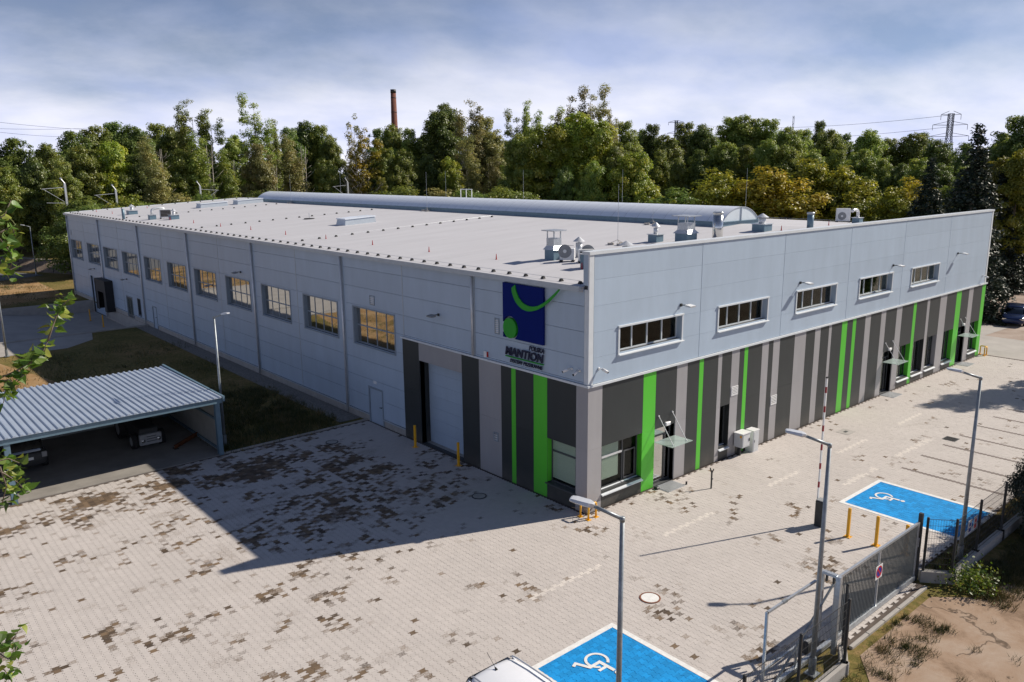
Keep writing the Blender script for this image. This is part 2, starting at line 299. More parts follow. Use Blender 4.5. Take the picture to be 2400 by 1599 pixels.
def mk_paver(name, base, stain, dark, rv=0.07):
    m = newmat(name); o = N(m, 'ShaderNodeOutputMaterial'); p = N(m, 'ShaderNodeBsdfPrincipled'); p.inputs['Roughness'].default_value = 0.85
    p.inputs['Specular IOR Level'].default_value = 0.25
    g = N(m, 'ShaderNodeNewGeometry')
    st = N(m, 'ShaderNodeAttribute', attribute_name='stain'); rn = N(m, 'ShaderNodeAttribute', attribute_name='rnd')
    n = N(m, 'ShaderNodeTexNoise'); n.inputs['Scale'].default_value = 26; n.inputs['Detail'].default_value = 5; n.inputs['Roughness'].default_value = 0.7
    n2 = N(m, 'ShaderNodeTexNoise'); n2.inputs['Scale'].default_value = 0.28; n2.inputs['Detail'].default_value = 7; n2.inputs['Roughness'].default_value = 0.6
    L(m, g.outputs['Position'], n.inputs['Vector']); L(m, g.outputs['Position'], n2.inputs['Vector'])
    # value = 0.80 + 0.2*rnd + 0.25*(noise-.5) + 0.35*(large-.5)
    v1 = N(m, 'ShaderNodeMath', operation='MULTIPLY_ADD'); v1.inputs[1].default_value = rv; v1.inputs[2].default_value = 0.795-rv/2; L(m, rn.outputs['Fac'], v1.inputs[0])
    v2 = N(m, 'ShaderNodeMath', operation='MULTIPLY_ADD'); v2.inputs[1].default_value = 0.16; L(m, n.outputs['Fac'], v2.inputs[0]); L(m, v1.outputs[0], v2.inputs[2])
    v3 = N(m, 'ShaderNodeMath', operation='MULTIPLY_ADD'); v3.inputs[1].default_value = 0.26; L(m, n2.outputs['Fac'], v3.inputs[0]); L(m, v2.outputs[0], v3.inputs[2])
    bc = N(m, 'ShaderNodeMix', data_type='RGBA', blend_type='MULTIPLY'); bc.inputs['Factor'].default_value = 1.0
    bc.inputs['A'].default_value = c4(base)
    cv = N(m, 'ShaderNodeCombineColor'); L(m, v3.outputs[0], cv.inputs[0]); L(m, v3.outputs[0], cv.inputs[1]); L(m, v3.outputs[0], cv.inputs[2])
    L(m, cv.outputs[0], bc.inputs['B'])
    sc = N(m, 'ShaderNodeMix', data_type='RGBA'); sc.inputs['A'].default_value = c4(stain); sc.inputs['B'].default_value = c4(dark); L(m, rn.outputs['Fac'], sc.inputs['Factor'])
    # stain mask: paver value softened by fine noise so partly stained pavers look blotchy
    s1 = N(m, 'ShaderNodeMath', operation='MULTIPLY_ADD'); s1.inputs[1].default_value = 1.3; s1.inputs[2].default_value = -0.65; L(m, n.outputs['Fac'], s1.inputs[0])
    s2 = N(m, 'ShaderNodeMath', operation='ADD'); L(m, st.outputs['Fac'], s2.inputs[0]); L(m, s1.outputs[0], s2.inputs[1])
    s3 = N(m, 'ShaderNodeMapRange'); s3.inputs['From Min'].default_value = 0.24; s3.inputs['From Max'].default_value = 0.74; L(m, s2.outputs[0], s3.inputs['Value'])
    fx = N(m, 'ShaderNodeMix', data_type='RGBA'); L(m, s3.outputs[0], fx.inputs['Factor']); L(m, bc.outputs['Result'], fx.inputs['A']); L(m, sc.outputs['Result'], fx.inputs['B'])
    L(m, fx.outputs['Result'], p.inputs['Base Color'])
    bu = N(m, 'ShaderNodeBump'); bu.inputs['Strength'].default_value = 0.25; bu.inputs['Distance'].default_value = 0.01
    L(m, n.outputs['Fac'], bu.inputs['Height']); L(m, bu.outputs[0], p.inputs['Normal'])
    L(m, p.outputs[0], o.inputs[0]); return m
MT['paver'] = mk_paver('concrete_paver', (0.495, 0.458, 0.43), (0.20, 0.14, 0.088), (0.075, 0.055, 0.04))
MT['bluepaver'] = mk_paver('blue_painted_paver', (0.008, 0.26, 0.62), (0.16, 0.36, 0.56), (0.14, 0.32, 0.54), rv=0.32)
MT['joint'] = pbr('joint_sand', (0.09, 0.07, 0.058), 0.95, 0, 0.3, 3)

# ------------------------------------------------------------------ mesh helpers
class MB:
    def __init__(s): s.v = []; s.f = []
    def add(s, vs, fs):
        k = len(s.v); s.v += [tuple(map(float, q)) for q in vs]; s.f += [tuple(k+i for i in f) for f in fs]; return s
    def box(s, x0, x1, y0, y1, z0, z1):
        return s.add([(x0,y0,z0),(x1,y0,z0),(x1,y1,z0),(x0,y1,z0),(x0,y0,z1),(x1,y0,z1),(x1,y1,z1),(x0,y1,z1)],
                     [(0,3,2,1),(4,5,6,7),(0,1,5,4),(1,2,6,5),(2,3,7,6),(3,0,4,7)])
    def bbox(s, x0, x1, y0, y1, z0, z1, b=0.02):   # box with chamfered vertical and top edges
        return s.add([(x0+b,y0,z0),(x1-b,y0,z0),(x1,y0+b,z0),(x1,y1-b,z0),(x1-b,y1,z0),(x0+b,y1,z0),(x0,y1-b,z0),(x0,y0+b,z0),
                      (x0+b,y0,z1-b),(x1-b,y0,z1-b),(x1,y0+b,z1-b),(x1,y1-b,z1-b),(x1-b,y1,z1-b),(x0+b,y1,z1-b),(x0,y1-b,z1-b),(x0,y0+b,z1-b),
                      (x0+b,y0+b,z1),(x1-b,y0+b,z1),(x1-b,y1-b,z1),(x0+b,y1-b,z1)],
                     [(7,6,5,4,3,2,1,0)]+[(i,(i+1)%8,(i+1)%8+8,i+8) for i in range(8)]+[(8,9,17,16),(9,10,17),(10,11,18,17),(11,12,18),(12,13,19,18),(13,14,19),(14,15,16,19),(15,8,16),(16,17,18,19)])
    def bar(s, a, b, w, h=None, up=(0,0,1)):       # rectangular bar from a to b
        h = h or w; a = Vector(a); b = Vector(b); d = (b-a).normalized(); u = Vector(up)
        if abs(d.dot(u)) > 0.98: u = Vector((1,0,0))
        r = d.cross(u).normalized(); u = r.cross(d)
        r *= w/2; u *= h/2
        return s.add([a-r-u,a+r-u,a+r+u,a-r+u,b-r-u,b+r-u,b+r+u,b-r+u],[(0,1,2,3),(4,7,6,5),(0,4,5,1),(1,5,6,2),(2,6,7,3),(3,7,4,0)])
    def cyl(s, a, b, r0, r1=None, n=12, cap=True):
        r1 = r0 if r1 is None else r1; a = Vector(a); b = Vector(b); d = (b-a).normalized()
        u = Vector((0,0,1)) if abs(d.z) < 0.95 else Vector((1,0,0))
        x = d.cross(u).normalized(); y = d.cross(x)
        vs = [a+(x*math.cos(6.28319*i/n)+y*math.sin(6.28319*i/n))*r0 for i in range(n)]+[b+(x*math.cos(6.28319*i/n)+y*math.sin(6.28319*i/n))*r1 for i in range(n)]
        fs = [(i,i+n,(i+1)%n+n,(i+1)%n) for i in range(n)]
        if cap: fs += [tuple(range(n)), tuple(range(2*n-1,n-1,-1))]
        return s.add(vs, fs)
    def tube(s, pts, r, n=8):
        rs = r if isinstance(r, (list, tuple)) else [r]*len(pts)
        P = [Vector(p) for p in pts]; vs = []; px = None
        for i, p in enumerate(P):
            d = (P[min(i+1,len(P)-1)]-P[max(i-1,0)]).normalized()
            if px is None:
                u = Vector((0,0,1)) if abs(d.z) < 0.9 else Vector((1,0,0)); px = d.cross(u).normalized()
            px = (px-d*px.dot(d)).normalized(); py = d.cross(px)
            vs += [p+(px*math.cos(6.28319*k/n)+py*math.sin(6.28319*k/n))*rs[i] for k in range(n)]
        fs = [(i*n+k,i*n+(k+1)%n,(i+1)*n+(k+1)%n,(i+1)*n+k) for i in range(len(P)-1) for k in range(n)]
        fs += [tuple(range(n-1,-1,-1)), tuple((len(P)-1)*n+k for k in range(n))]
        return s.add(vs, fs)
    def prism(s, poly, f0, f1):      # poly 2D -> two 3D faces by f0, f1 and sides
        n = len(poly); vs = [f0(*q) for q in poly]+[f1(*q) for q in poly]
        return s.add(vs, [tuple(range(n-1,-1,-1)), tuple(range(n,2*n))]+[(i,(i+1)%n,(i+1)%n+n,i+n) for i in range(n)])
    def loft(s, rings, cap=True):
        n = len(rings[0]); vs = [p for r in rings for p in r]
        fs = [(i*n+k,i*n+(k+1)%n,(i+1)*n+(k+1)%n,(i+1)*n+k) for i in range(len(rings)-1) for k in range(n)]
        if cap: fs += [tuple(range(n-1,-1,-1)), tuple((len(rings)-1)*n+k for k in range(n))]
        return s.add(vs, fs)
    def mesh(s, name, mat, off=(0,0,0), smooth=False):
        me = bpy.data.meshes.new(name)
        me.from_pydata([(a-off[0],b-off[1],c-off[2]) for a,b,c in s.v], [], s.f)
        if mat is not None: me.materials.append(mat)
        if smooth: me.polygons.foreach_set('use_smooth', [True]*len(me.polygons))
        me.update(); return me
    def build(s, name, mat, parent=None, smooth=False):
        off = ORG.get(parent.name, (0,0,0)) if parent else (0,0,0)
        o = bpy.data.objects.new(name, s.mesh(name, mat, off, smooth)); COL.objects.link(o)
        if parent: o.parent = parent
        ORG[o.name] = off
        return o
ORG = {}
def tag(o, label=None, cat=None, group=None, kind=None):
    if label: o['label'] = label
    if cat: o['category'] = cat
    if group: o['group'] = group
    if kind: o['kind'] = kind
    return o
def thing(name, label, cat, loc=(0,0,0), group=None, rz=0.0, local=False):
    o = bpy.data.objects.new(name, None); COL.objects.link(o); o.location = loc; o.rotation_euler = (0,0,rz)
    o.empty_display_size = 0.3
    ORG[o.name] = tuple(loc) if rz == 0 and not local else (0,0,0)
    return tag(o, label, cat, group)
def single(mb, name, mat, label, cat, group=None, smooth=False):
    return tag(mb.build(name, mat, None, smooth), label, cat, group)
def struct(mb, name, mat): return tag(mb.build(name, mat), kind='structure')
def copy_obj(o, parent=None, mat=None):
    c = o.copy(); COL.objects.link(c); c.parent = parent; return c
def copy_tree(o, parent=None):
    c = copy_obj(o, parent)
    for ch in [q for q in o.children]: copy_tree(ch, c)
    return c
def recess(rect, holes):         # rectangle (a0,a1,b0,b1) minus holes -> list of rectangles
    a0,a1,b0,b1 = rect
    hs = [(max(a0,h[0]),min(a1,h[1]),max(b0,h[2]),min(b1,h[3])) for h in holes]
    hs = [h for h in hs if h[1]-h[0] > 1e-4 and h[3]-h[2] > 1e-4]
    if not hs: return [rect]
    xs = sorted({a0,a1}|{h[0] for h in hs}|{h[1] for h in hs}); ys = sorted({b0,b1}|{h[2] for h in hs}|{h[3] for h in hs})
    res = []
    for i in range(len(xs)-1):
        run = None
        for j in range(len(ys)-1):
            mx_, my_ = (xs[i]+xs[i+1])/2, (ys[j]+ys[j+1])/2
            solid = not any(h[0]<mx_<h[1] and h[2]<my_<h[3] for h in hs)
            if solid:
                if run is None: run = [xs[i],xs[i+1],ys[j],ys[j+1]]
                else: run[3] = ys[j+1]
            elif run: res.append(tuple(run)); run = None
        if run: res.append(tuple(run))
    return res
def comps(rs):                     # groups of rectangles that touch along an edge
    rs = list(rs); out_ = []
    while rs:
        grp = [rs.pop()]; ch_ = True
        while ch_:
            ch_ = False
            for r in list(rs):
                for q in grp:
                    if ((abs(r[1]-q[0]) < 1e-5 or abs(r[0]-q[1]) < 1e-5) and min(r[3],q[3])-max(r[2],q[2]) > 1e-4) or ((abs(r[3]-q[2]) < 1e-5 or abs(r[2]-q[3]) < 1e-5) and min(r[1],q[1])-max(r[0],q[0]) > 1e-4):
                        grp.append(r); rs.remove(r); ch_ = True; break
        out_.append(grp)
    return out_
def fast_mesh(name, V, loops, starts, totals, mat, attrs=None, smooth=False):
    me = bpy.data.meshes.new(name)
    me.vertices.add(len(V)); me.vertices.foreach_set('co', np.ascontiguousarray(V, np.float32).ravel())
    me.loops.add(len(loops)); me.loops.foreach_set('vertex_index', np.ascontiguousarray(loops, np.int32))
    me.polygons.add(len(starts)); me.polygons.foreach_set('loop_start', np.ascontiguousarray(starts, np.int32))
    me.polygons.foreach_set('loop_total', np.ascontiguousarray(totals, np.int32))
    me.polygons.foreach_set('use_smooth', np.full(len(starts), smooth, bool))
    if mat is not None: me.materials.append(mat)
    for k, a in (attrs or {}).items():
        t = me.attributes.new(k, 'FLOAT', 'FACE'); t.data.foreach_set('value', np.ascontiguousarray(a, np.float32))
    me.update(calc_edges=True); me.validate(); return me
def link(me, name, parent=None):
    o = bpy.data.objects.new(name, me); COL.objects.link(o)
    if parent: o.parent = parent
    return o
# ------------------------------------------------------------------ ground and terrain
PIT = (-14.0, 0.0, 53.5, 72.0)
mb = MB()
xs = [-2500, PIT[0], PIT[1], 2500]; ys = [-2500, PIT[2], PIT[3], 2500]
for i in range(3):
    for j in range(3):
        if i == 1 and j == 1: continue
        mb.add([(xs[i],ys[j],-0.05),(xs[i+1],ys[j],-0.05),(xs[i+1],ys[j+1],-0.05),(xs[i],ys[j+1],-0.05)], [(0,1,2,3)])
struct(mb, 'ground', MT['meadow'])
# dock ramp going down to the loading bay
mb = MB()
prof = [(-14.0, 0.0), (-11.5, -0.18), (-4.0, -1.02), (-2.5, -1.12), (0.02, -1.12)]
for (xa, za), (xb, zb) in zip(prof[:-1], prof[1:]):
    mb.add([(xa,PIT[2],za),(xb,PIT[2],zb),(xb,PIT[3],zb),(xa,PIT[3],za)], [(0,1,2,3)])
struct(mb, 'dock_ramp', MT['slab'])
for nm, yy0, yy1, lab in (('retaining_wall', PIT[2]-0.2, PIT[2], 'low concrete wall on the near side of the loading ramp'),
                          ('retaining_wall', PIT[3], PIT[3]+0.2, 'low concrete wall on the far side of the loading ramp')):
    mb = MB()
    for (xa, za), (xb, zb) in zip(prof[:-1], prof[1:]):
        mb.add([(xa,yy0,za-.1),(xb,yy0,zb-.1),(xb,yy0,0.07),(xa,yy0,0.07),(xa,yy1,za-.1),(xb,yy1,zb-.1),(xb,yy1,0.07),(xa,yy1,0.07)],
               [(0,1,2,3),(4,7,6,5),(3,2,6,7)])
    single(mb, nm, MT['concrete'], lab, 'wall')
def sheet(name, pts, z, mat):
    mb = MB(); mb.add([(a,b,z) for a,b in pts], [tuple(range(len(pts)))]); return struct(mb, name, mat)
sheet('side_yard', [(-40,47.9),(-7.6,48.0),(-5.3,50.2),(-4.6,53.3),(-14.0,53.3),(-14.0,72.2),(-40,72.2)], -0.035, MT['slab'])
sheet('dry_field', [(-90,24.8),(-9.5,24.8),(-10.5,36.5),(-13.0,47.9),(-90,47.9)], -0.04, MT['dryfield'])
sheet('dry_field', [(-90,72.3),(-14,72.3),(-5,76.5),(-1,78.5),(-1,97.5),(-90,97.5)], -0.04, MT['dryfield'])
sheet('asphalt_lot', [(-60,97.6),(-4.3,97.8),(1.1,100.7),(-2.2,111.4),(-30,170),(-60,170)], -0.035, MT['asphalt'])
sheet('gravel_strip', [(-1.3,17.0),(0.0,17.0),(0.0,53.2),(-1.1,53.2)], -0.03, MT['gravel'])
sheet('dirt_lot', [(-30,-60),(60,-60),(60,-13.4),(9.0,-13.0),(6.6,-12.75),(4.6,-12.3),(3.6,-11.35),(-1.0,-11.35),(-2.0,-12.1),(-3.5,-12.6),(-12,-13),(-30,-13)], -0.035, MT['dirt'])
sheet('gravel_track', [(47.2,-40),(130,-40),(130,40),(56,30),(49,9),(47.2,2)], -0.03, MT['track'])
sheet('concrete_apron', [(40.3,-12),(47.6,-12),(47.6,2.2),(52.6,2.0),(52.2,4.0),(46.0,4.6),(40.3,5.5)], -0.02, MT['slab'])
# raised bank with the railway on top, far behind
bot = [(-70,250),(-30,180),(-0.6,110),(3.9,99),(9,91),(60,91),(400,70)]
top = [(-64,262),(-26,186),(0.9,114.5),(5.0,103),(11,95),(60,95),(400,76)]
far = [(-64,900),(-26,900),(0.9,900),(5.0,900),(11,900),(60,900),(900,900)]
mb = MB(); n = len(bot)
mb.add([(x,y,-0.06) for x,y in bot]+[(x,y,1.2) for x,y in top], [(i,i+1,i+1+n,i+n) for i in range(n-1)])
struct(mb, 'railway_bank', MT['bank'])
mb = MB(); mb.add([(x,y,1.2) for x,y in top]+[(x,y,1.2) for x,y in far], [(i,i+1,i+1+n,i+n) for i in range(n-1)])
struct(mb, 'bank_top', MT['meadow'])
path2 = [(x+0.5,y+1.1) for x,y in top]
mb = MB(); mb.add([(x,y,1.21) for x,y in top]+[(x,y,1.21) for x,y in path2], [(i,i+1,i+1+n,i+n) for i in range(n-1)])
struct(mb, 'footpath', MT['slab'])

# ------------------------------------------------------------------ the paved yard, paver by paver
PA, PB, AMP, GAP = 0.205, 0.168, 0.040, 0.0075
BAYS = [(-8.19, -5.03, -10.25, -5.85), (8.38, 11.71, -10.43, -6.02)]
base = MB()
base.add([(-34,-10.45,0),(0.0,-10.45,0),(0.0,16.25,0),(-34,16.25,0)], [(0,1,2,3)])
base.add([(0.0,-10.45,0),(40.4,-10.45,0),(40.4,0.0,0),(0.0,0.0,0)], [(0,1,2,3)])
base.add([(-1.25,-10.95,-.002),(4.1,-10.95,-.002),(4.1,-10.45,-.002),(-1.25,-10.45,-.002)], [(0,1,2,3)])
YARD = struct(base, 'yard_paving', MT['joint'])
tx = []
for sgn in (1, -1):
    seq = [(-.5, 1), (-1/3, 1), (-1/6, -1), (1/6, -1), (1/3, 1), (.5, 1)]
    if sgn < 0: seq = seq[::-1]
    for fy, w in seq:
        tx.append((sgn*(PA/2 + w*AMP*0.5 - GAP/2*1.15), fy*(PB-0.003)))
TP = np.array(tx)                                   # 12 outline points (counter clockwise)
ks = np.arange(int(-34/PA), int(40.2/PA)); js = np.arange(int(-10.9/PB), int(16.1/PB)+1)
K, J = np.meshgrid(ks, js, indexing='ij'); K = K.ravel(); J = J.ravel()
CX = K*PA; CY = (J+0.5*(K % 2))*PB
ok = ((CX < -0.12) & (CY > -10.4) & (CY < 16.15)) | ((CX >= -0.12) & (CY < -0.10) & (CY > -10.4) & (CX < 40.2)) | ((CY > -10.9) & (CY <= -10.4) & (CX > -1.2) & (CX < 4.0))
v = np.stack([CX, CY, np.zeros_like(CX)], 1)-CAM
dep = v@_d; PXv = 1200+FPX*(v@_r)/np.maximum(dep, .1); PYv = 799.5-FPX*(v@_u)/np.maximum(dep, .1)
ok &= (dep > 3) & (PXv > -160) & (PXv < 2560) & (PYv < 1760)
K, J, CX, CY, PXv, PYv, dep = [q[ok] for q in (K, J, CX, CY, PXv, PYv, dep)]
rg = np.random.default_rng(5)
def hash2(a, b, s): 
    h = np.sin(a*12.9898+b*78.233+s*37.719)*43758.5453; return h-np.floor(h)
def vnoise(x, y, s):
    x0 = np.floor(x); y0 = np.floor(y); fx = x-x0; fy = y-y0; fx = fx*fx*(3-2*fx); fy = fy*fy*(3-2*fy)
    return (hash2(x0,y0,s)*(1-fx)+hash2(x0+1,y0,s)*fx)*(1-fy)+(hash2(x0,y0+1,s)*(1-fx)+hash2(x0+1,y0+1,s)*fx)*fy
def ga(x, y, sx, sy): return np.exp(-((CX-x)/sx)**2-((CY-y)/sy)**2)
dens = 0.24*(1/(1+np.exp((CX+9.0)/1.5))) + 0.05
dens = dens + .62*ga(-13,14,4.5,2.3) + .85*ga(-6,12.5,4.8,3.6) + .78*ga(-4,6.5,4.2,4.0) + .35*ga(-9.5,7,3,2.5) + .22*ga(-13,1,3,3) + .50*ga(-2.0,-8.6,2.4,1.0) + .34*ga(2.8,-1.0,2.6,.8) + .22*ga(5,-8.6,2,1.6) + .2*ga(-8.5,-4.2,1.5,1.2)  # stain areas; blobs inside the hall's shadow raised to deepen that shadow by colour
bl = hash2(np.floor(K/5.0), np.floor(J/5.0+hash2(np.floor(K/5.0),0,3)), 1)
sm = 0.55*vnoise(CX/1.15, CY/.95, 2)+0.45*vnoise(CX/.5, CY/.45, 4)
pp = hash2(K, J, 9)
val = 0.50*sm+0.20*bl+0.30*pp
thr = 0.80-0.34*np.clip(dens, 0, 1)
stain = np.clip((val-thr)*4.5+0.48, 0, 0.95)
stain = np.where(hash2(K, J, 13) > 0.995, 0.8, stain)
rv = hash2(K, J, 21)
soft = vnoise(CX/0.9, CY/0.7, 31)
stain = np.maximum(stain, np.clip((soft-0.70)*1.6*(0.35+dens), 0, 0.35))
kind = np.zeros(len(CX), int)                        # 0 paver, 1 blue, 2 lane mark, 3 parking line
for b in BAYS: kind[(CX > b[0]) & (CX < b[1]) & (CY > b[2]) & (CY < b[3])] = 1
for a, b in ((-5.8,-2.66),(.74,3.7),(7.77,10.16),(13.6,16.5),(19.9,22.9),(26.0,29.0)):
    kind[(np.abs(CY+3.15) < 0.075) & (CX > a) & (CX < b) & (kind == 0)] = 2
for a, b in ((10.2,13.0),(15.0,18.9)):
    kind[(np.abs(CY+5.2) < 0.16) & (CX > a) & (CX < b) & (kind == 0) & (pp > .3)] = 2
for a in (13.97, 16.18, 18.37, 20.56, 22.75, 24.95, 27.1):
    kind[(np.abs(CX-a) < 0.105) & (CY > -10.2) & (CY < -5.95) & (kind == 0)] = 3
def paver_mesh(name, sel, mat, fixed=None):
    n = len(sel); q = len(TP)
    zt = 0.012+(hash2(K[sel], J[sel], 41)-.5)*0.004
    tl = (hash2(K[sel], J[sel], 43)-.5)*0.03; tl2 = (hash2(K[sel], J[sel], 44)-.5)*0.03
    V = np.zeros((n, 2*q, 3))
    V[:, :q, 0] = CX[sel][:, None]+TP[None, :, 0]; V[:, :q, 1] = CY[sel][:, None]+TP[None, :, 1]
    V[:, :q, 2] = zt[:, None]+TP[None, :, 0]*tl[:, None]+TP[None, :, 1]*tl2[:, None]
    V[:, q:, :2] = V[:, :q, :2]; V[:, q:, 2] = -0.004
    off = (np.arange(n)*2*q)[:, None]
    pat = list(range(q))
    for i in range(q): pat += [i, i+q, (i+1) % q+q, (i+1) % q]
    loops = (off+np.array(pat)[None, :]).ravel()
    tot = np.tile(np.array([q]+[4]*q), n); st = np.concatenate([[0], np.cumsum(tot)[:-1]])
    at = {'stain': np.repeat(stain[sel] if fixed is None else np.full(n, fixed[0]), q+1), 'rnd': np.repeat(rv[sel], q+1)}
    return fast_mesh(name, V.reshape(-1, 3), loops, st, tot, mat, at)
vis = (PXv > 2) & (PXv < 2398) & (PYv < 1597) & (kind == 0)
near = np.argsort(np.where(vis, dep, 1e9))[:300]
mask = np.ones(len(CX), bool); mask[near] = False
rest = np.where(mask & (kind == 0))[0]
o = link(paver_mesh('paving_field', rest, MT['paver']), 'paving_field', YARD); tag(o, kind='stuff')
# the nearest pavers are parts of their own; they share a few meshes
vm = []
for s_, r_ in ((0.05,.25),(0.05,.6),(0.12,.9),(0.48,.4),(0.62,.5),(0.9,.3)):
    n_ = len(TP); V = [(a,b,0.012) for a,b in TP]+[(a,b,-0.004) for a,b in TP]
    me = bpy.data.meshes.new('paver'); me.from_pydata(V, [], [tuple(range(n_))]+[(i,i+n_,(i+1)%n_+n_,(i+1)%n_) for i in range(n_)])
    me.materials.append(MT['paver'])
    for k_, x_ in (('stain', s_), ('rnd', r_)):
        t = me.attributes.new(k_, 'FLOAT', 'FACE'); t.data.foreach_set('value', np.full(n_+1, x_, np.float32))
    me.update(); vm.append(me)
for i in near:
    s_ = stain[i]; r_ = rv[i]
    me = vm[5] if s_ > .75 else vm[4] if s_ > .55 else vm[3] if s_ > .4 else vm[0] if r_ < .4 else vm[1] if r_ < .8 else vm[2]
    o = bpy.data.objects.new('paver', me); COL.objects.link(o); o.parent = YARD
    o.location = (CX[i], CY[i], (rv[i]-.5)*0.004); o.rotation_euler = ((rv[i]-.5)*.02, (pp[i]-.5)*.02, 0)
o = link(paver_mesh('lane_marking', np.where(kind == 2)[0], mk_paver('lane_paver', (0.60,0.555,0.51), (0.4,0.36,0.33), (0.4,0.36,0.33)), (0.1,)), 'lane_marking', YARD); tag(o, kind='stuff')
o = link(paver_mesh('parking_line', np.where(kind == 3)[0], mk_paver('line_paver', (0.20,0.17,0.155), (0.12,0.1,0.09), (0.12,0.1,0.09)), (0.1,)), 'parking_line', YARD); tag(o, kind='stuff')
def wheelchair(ox, oy, k, z=0.024):
    # symbol drawn with "up" = -Y, "right" = -X
    mb = MB(); f = lambda a, b: (ox-a*k, oy-b*k)
    def strip(pts, w):
        for (a, b), (c, d) in zip(pts[:-1], pts[1:]):
            l = math.hypot(c-a, d-b); nx, ny = -(d-b)/l*w/2, (c-a)/l*w/2
            mb.add([(*f(a+nx,b+ny),z),(*f(c+nx,d+ny),z),(*f(c-nx,d-ny),z),(*f(a-nx,b-ny),z)], [(0,1,2,3)])
    n = 30; r0, r1 = 0.265, 0.345
    t0, t1 = R(-240), R(62)
    for i in range(n):
        a, b = t0+(t1-t0)*i/n, t0+(t1-t0)*(i+1)/n
        mb.add([(*f(r0*math.cos(a),r0*math.sin(a)),z),(*f(r1*math.cos(a),r1*math.sin(a)),z),(*f(r1*math.cos(b),r1*math.sin(b)),z),(*f(r0*math.cos(b),r0*math.sin(b)),z)], [(0,1,2,3)])
    z += .0006; strip([(-0.03,0.62),(0.0,0.05)], 0.11); z += .0006; strip([(-0.03,0.10),(0.40,0.10)], 0.10); z += .0006; strip([(0.36,0.12),(0.56,-0.32)], 0.10)
    z += .0006; strip([(0.52,-0.29),(0.68,-0.22)], 0.09); z += .0006; strip([(0.0,0.36),(0.30,0.36)], 0.09)
    hp = [(0.0-0.03+0.085*math.cos(6.2832*i/16), 0.74+0.085*math.sin(6.2832*i/16)) for i in range(16)]
    mb.add([(*f(a,b),z) for a,b in hp], [tuple(range(16))])
    return mb
for bi, (b, lab, sx, sy) in enumerate(zip(BAYS, ('blue painted disabled parking bay beside the white car', 'blue painted disabled parking bay beyond the yellow bollards'), (-6.64, 10.22), (-6.74, -6.88))):
    t = thing('parking_bay', lab, 'parking bay', (0,0,0), 'blue disabled parking bays')
    sel = np.where((CX > b[0]) & (CX < b[1]) & (CY > b[2]) & (CY < b[3]))[0]
    stb = stain.copy()
    if bi == 1:                                      # worn corner of the far bay
        stain[sel] = np.clip(0.62-((CX[sel]-b[0])+(b[3]-CY[sel]))*0.55, 0.02, 0.6)*(0.4+hash2(K[sel],J[sel],77))
    else: stain[sel] = 0.03+0.30*np.clip((vnoise(CX[sel]/.7,CY[sel]/1.3,55)-.55)*2.2,0,1)*hash2(K[sel],J[sel],78)
    link(paver_mesh('painted_paving', sel, MT['bluepaver']), 'painted_paving', t)
    w = 0.085
    for q in ((b[0]-w,b[1]+w,b[3]-w,b[3]+w),(b[0]-w,b[1]+w,b[2]-w,b[2]+w),(b[0]-w,b[0]+w,b[2]+w,b[3]-w),(b[1]-w,b[1]+w,b[2]+w,b[3]-w)):
        MB().box(q[0],q[1],q[2],q[3],0.010,0.0195).build('border_line', MT['paintw'], t)
    wheelchair(sx, sy, 1.0).build('wheelchair_symbol', MT['paintw'], t)
# kerbs
single(MB().box(-7.75,-0.02,16.27,16.37,-0.1,0.07), 'kerb', MT['concrete'], 'concrete kerb between the paved yard and the dark lawn', 'kerb')
def manhole(p, r, lab, matc, ringm):
    t = thing('manhole_cover', lab, 'manhole cover', (p[0],p[1],0.014), 'manhole covers')
    x, y = p[0], p[1]
    mb = MB(); n = 28
    c = lambda rr, i, z: (x+rr*math.cos(6.28319*i/n), y+rr*math.sin(6.28319*i/n), z)
    for i in range(n):
        mb.add([c(r*.86,i,.034),c(r,i,.034),c(r,i+1,.034),c(r*.86,i+1,.034),c(r,i,.008),c(r,i+1,.008)], [(0,1,2,3),(1,4,5,2)])
    mb.build('ring', ringm, t)
    MB().cyl((x,y,.010),(x,y,.030), r*.845, n=28).build('lid', matc, t)
rustm = pbr('rust_ring', (0.22,0.085,0.045), 0.8, 0.2, 0.3, 8)
manhole((-3.02,-5.62), 0.33, 'round manhole cover with rusty ring beside the near blue bay', MT['paintw'], rustm)
manhole((-3.23,14.31), 0.31, 'round manhole cover in the shade near the lawn kerb', MT['concrete'], MT['dark'])
manhole((-2.01,4.18), 0.31, 'round manhole cover in the shade near the building corner', MT['concrete'], MT['dark'])
t = thing('drain_grate', 'dark square drain grate in the paving beyond the far blue bay', 'drain', (19.58,-5.9,0))
MB().box(19.25,19.9,-6.2,-5.6,.004,.020).build('frame', MT['dark'], t)
for i in range(6): MB().box(19.31+i*.095,19.36+i*.095,-6.14,-5.66,.020,.028).build('bar', MT['black'], t)
t = thing('square_cover', 'pale square access cover in the paving near the facade', 'access cover', (16.85,-1.93,0))
MB().box(16.45,17.25,-2.25,-1.6,.004,.022).build('slab', MT['concrete'], t)
MB().box(16.72,16.98,-2.0,-1.85,.0225,.03).build('plate', MT['dark'], t)
# ------------------------------------------------------------------ the hall
XR, YB, ZE, ZP, ZF = 39.74, 79.2, 8.90, 10.2, 5.18      # right end, back, eave, parapet, flashing
RIDGE, SLOPE = XR/2, 0.0515
def roof_z(x): return ZE + SLOPE*(RIDGE-abs(x-RIDGE))
HALL = thing('hall', 'long silver factory hall with black, grey and green striped base', 'building', (0,0,0))
def part(mb, name, mat, parent=HALL, smooth=False): return mb.build(name, mat, parent, smooth)

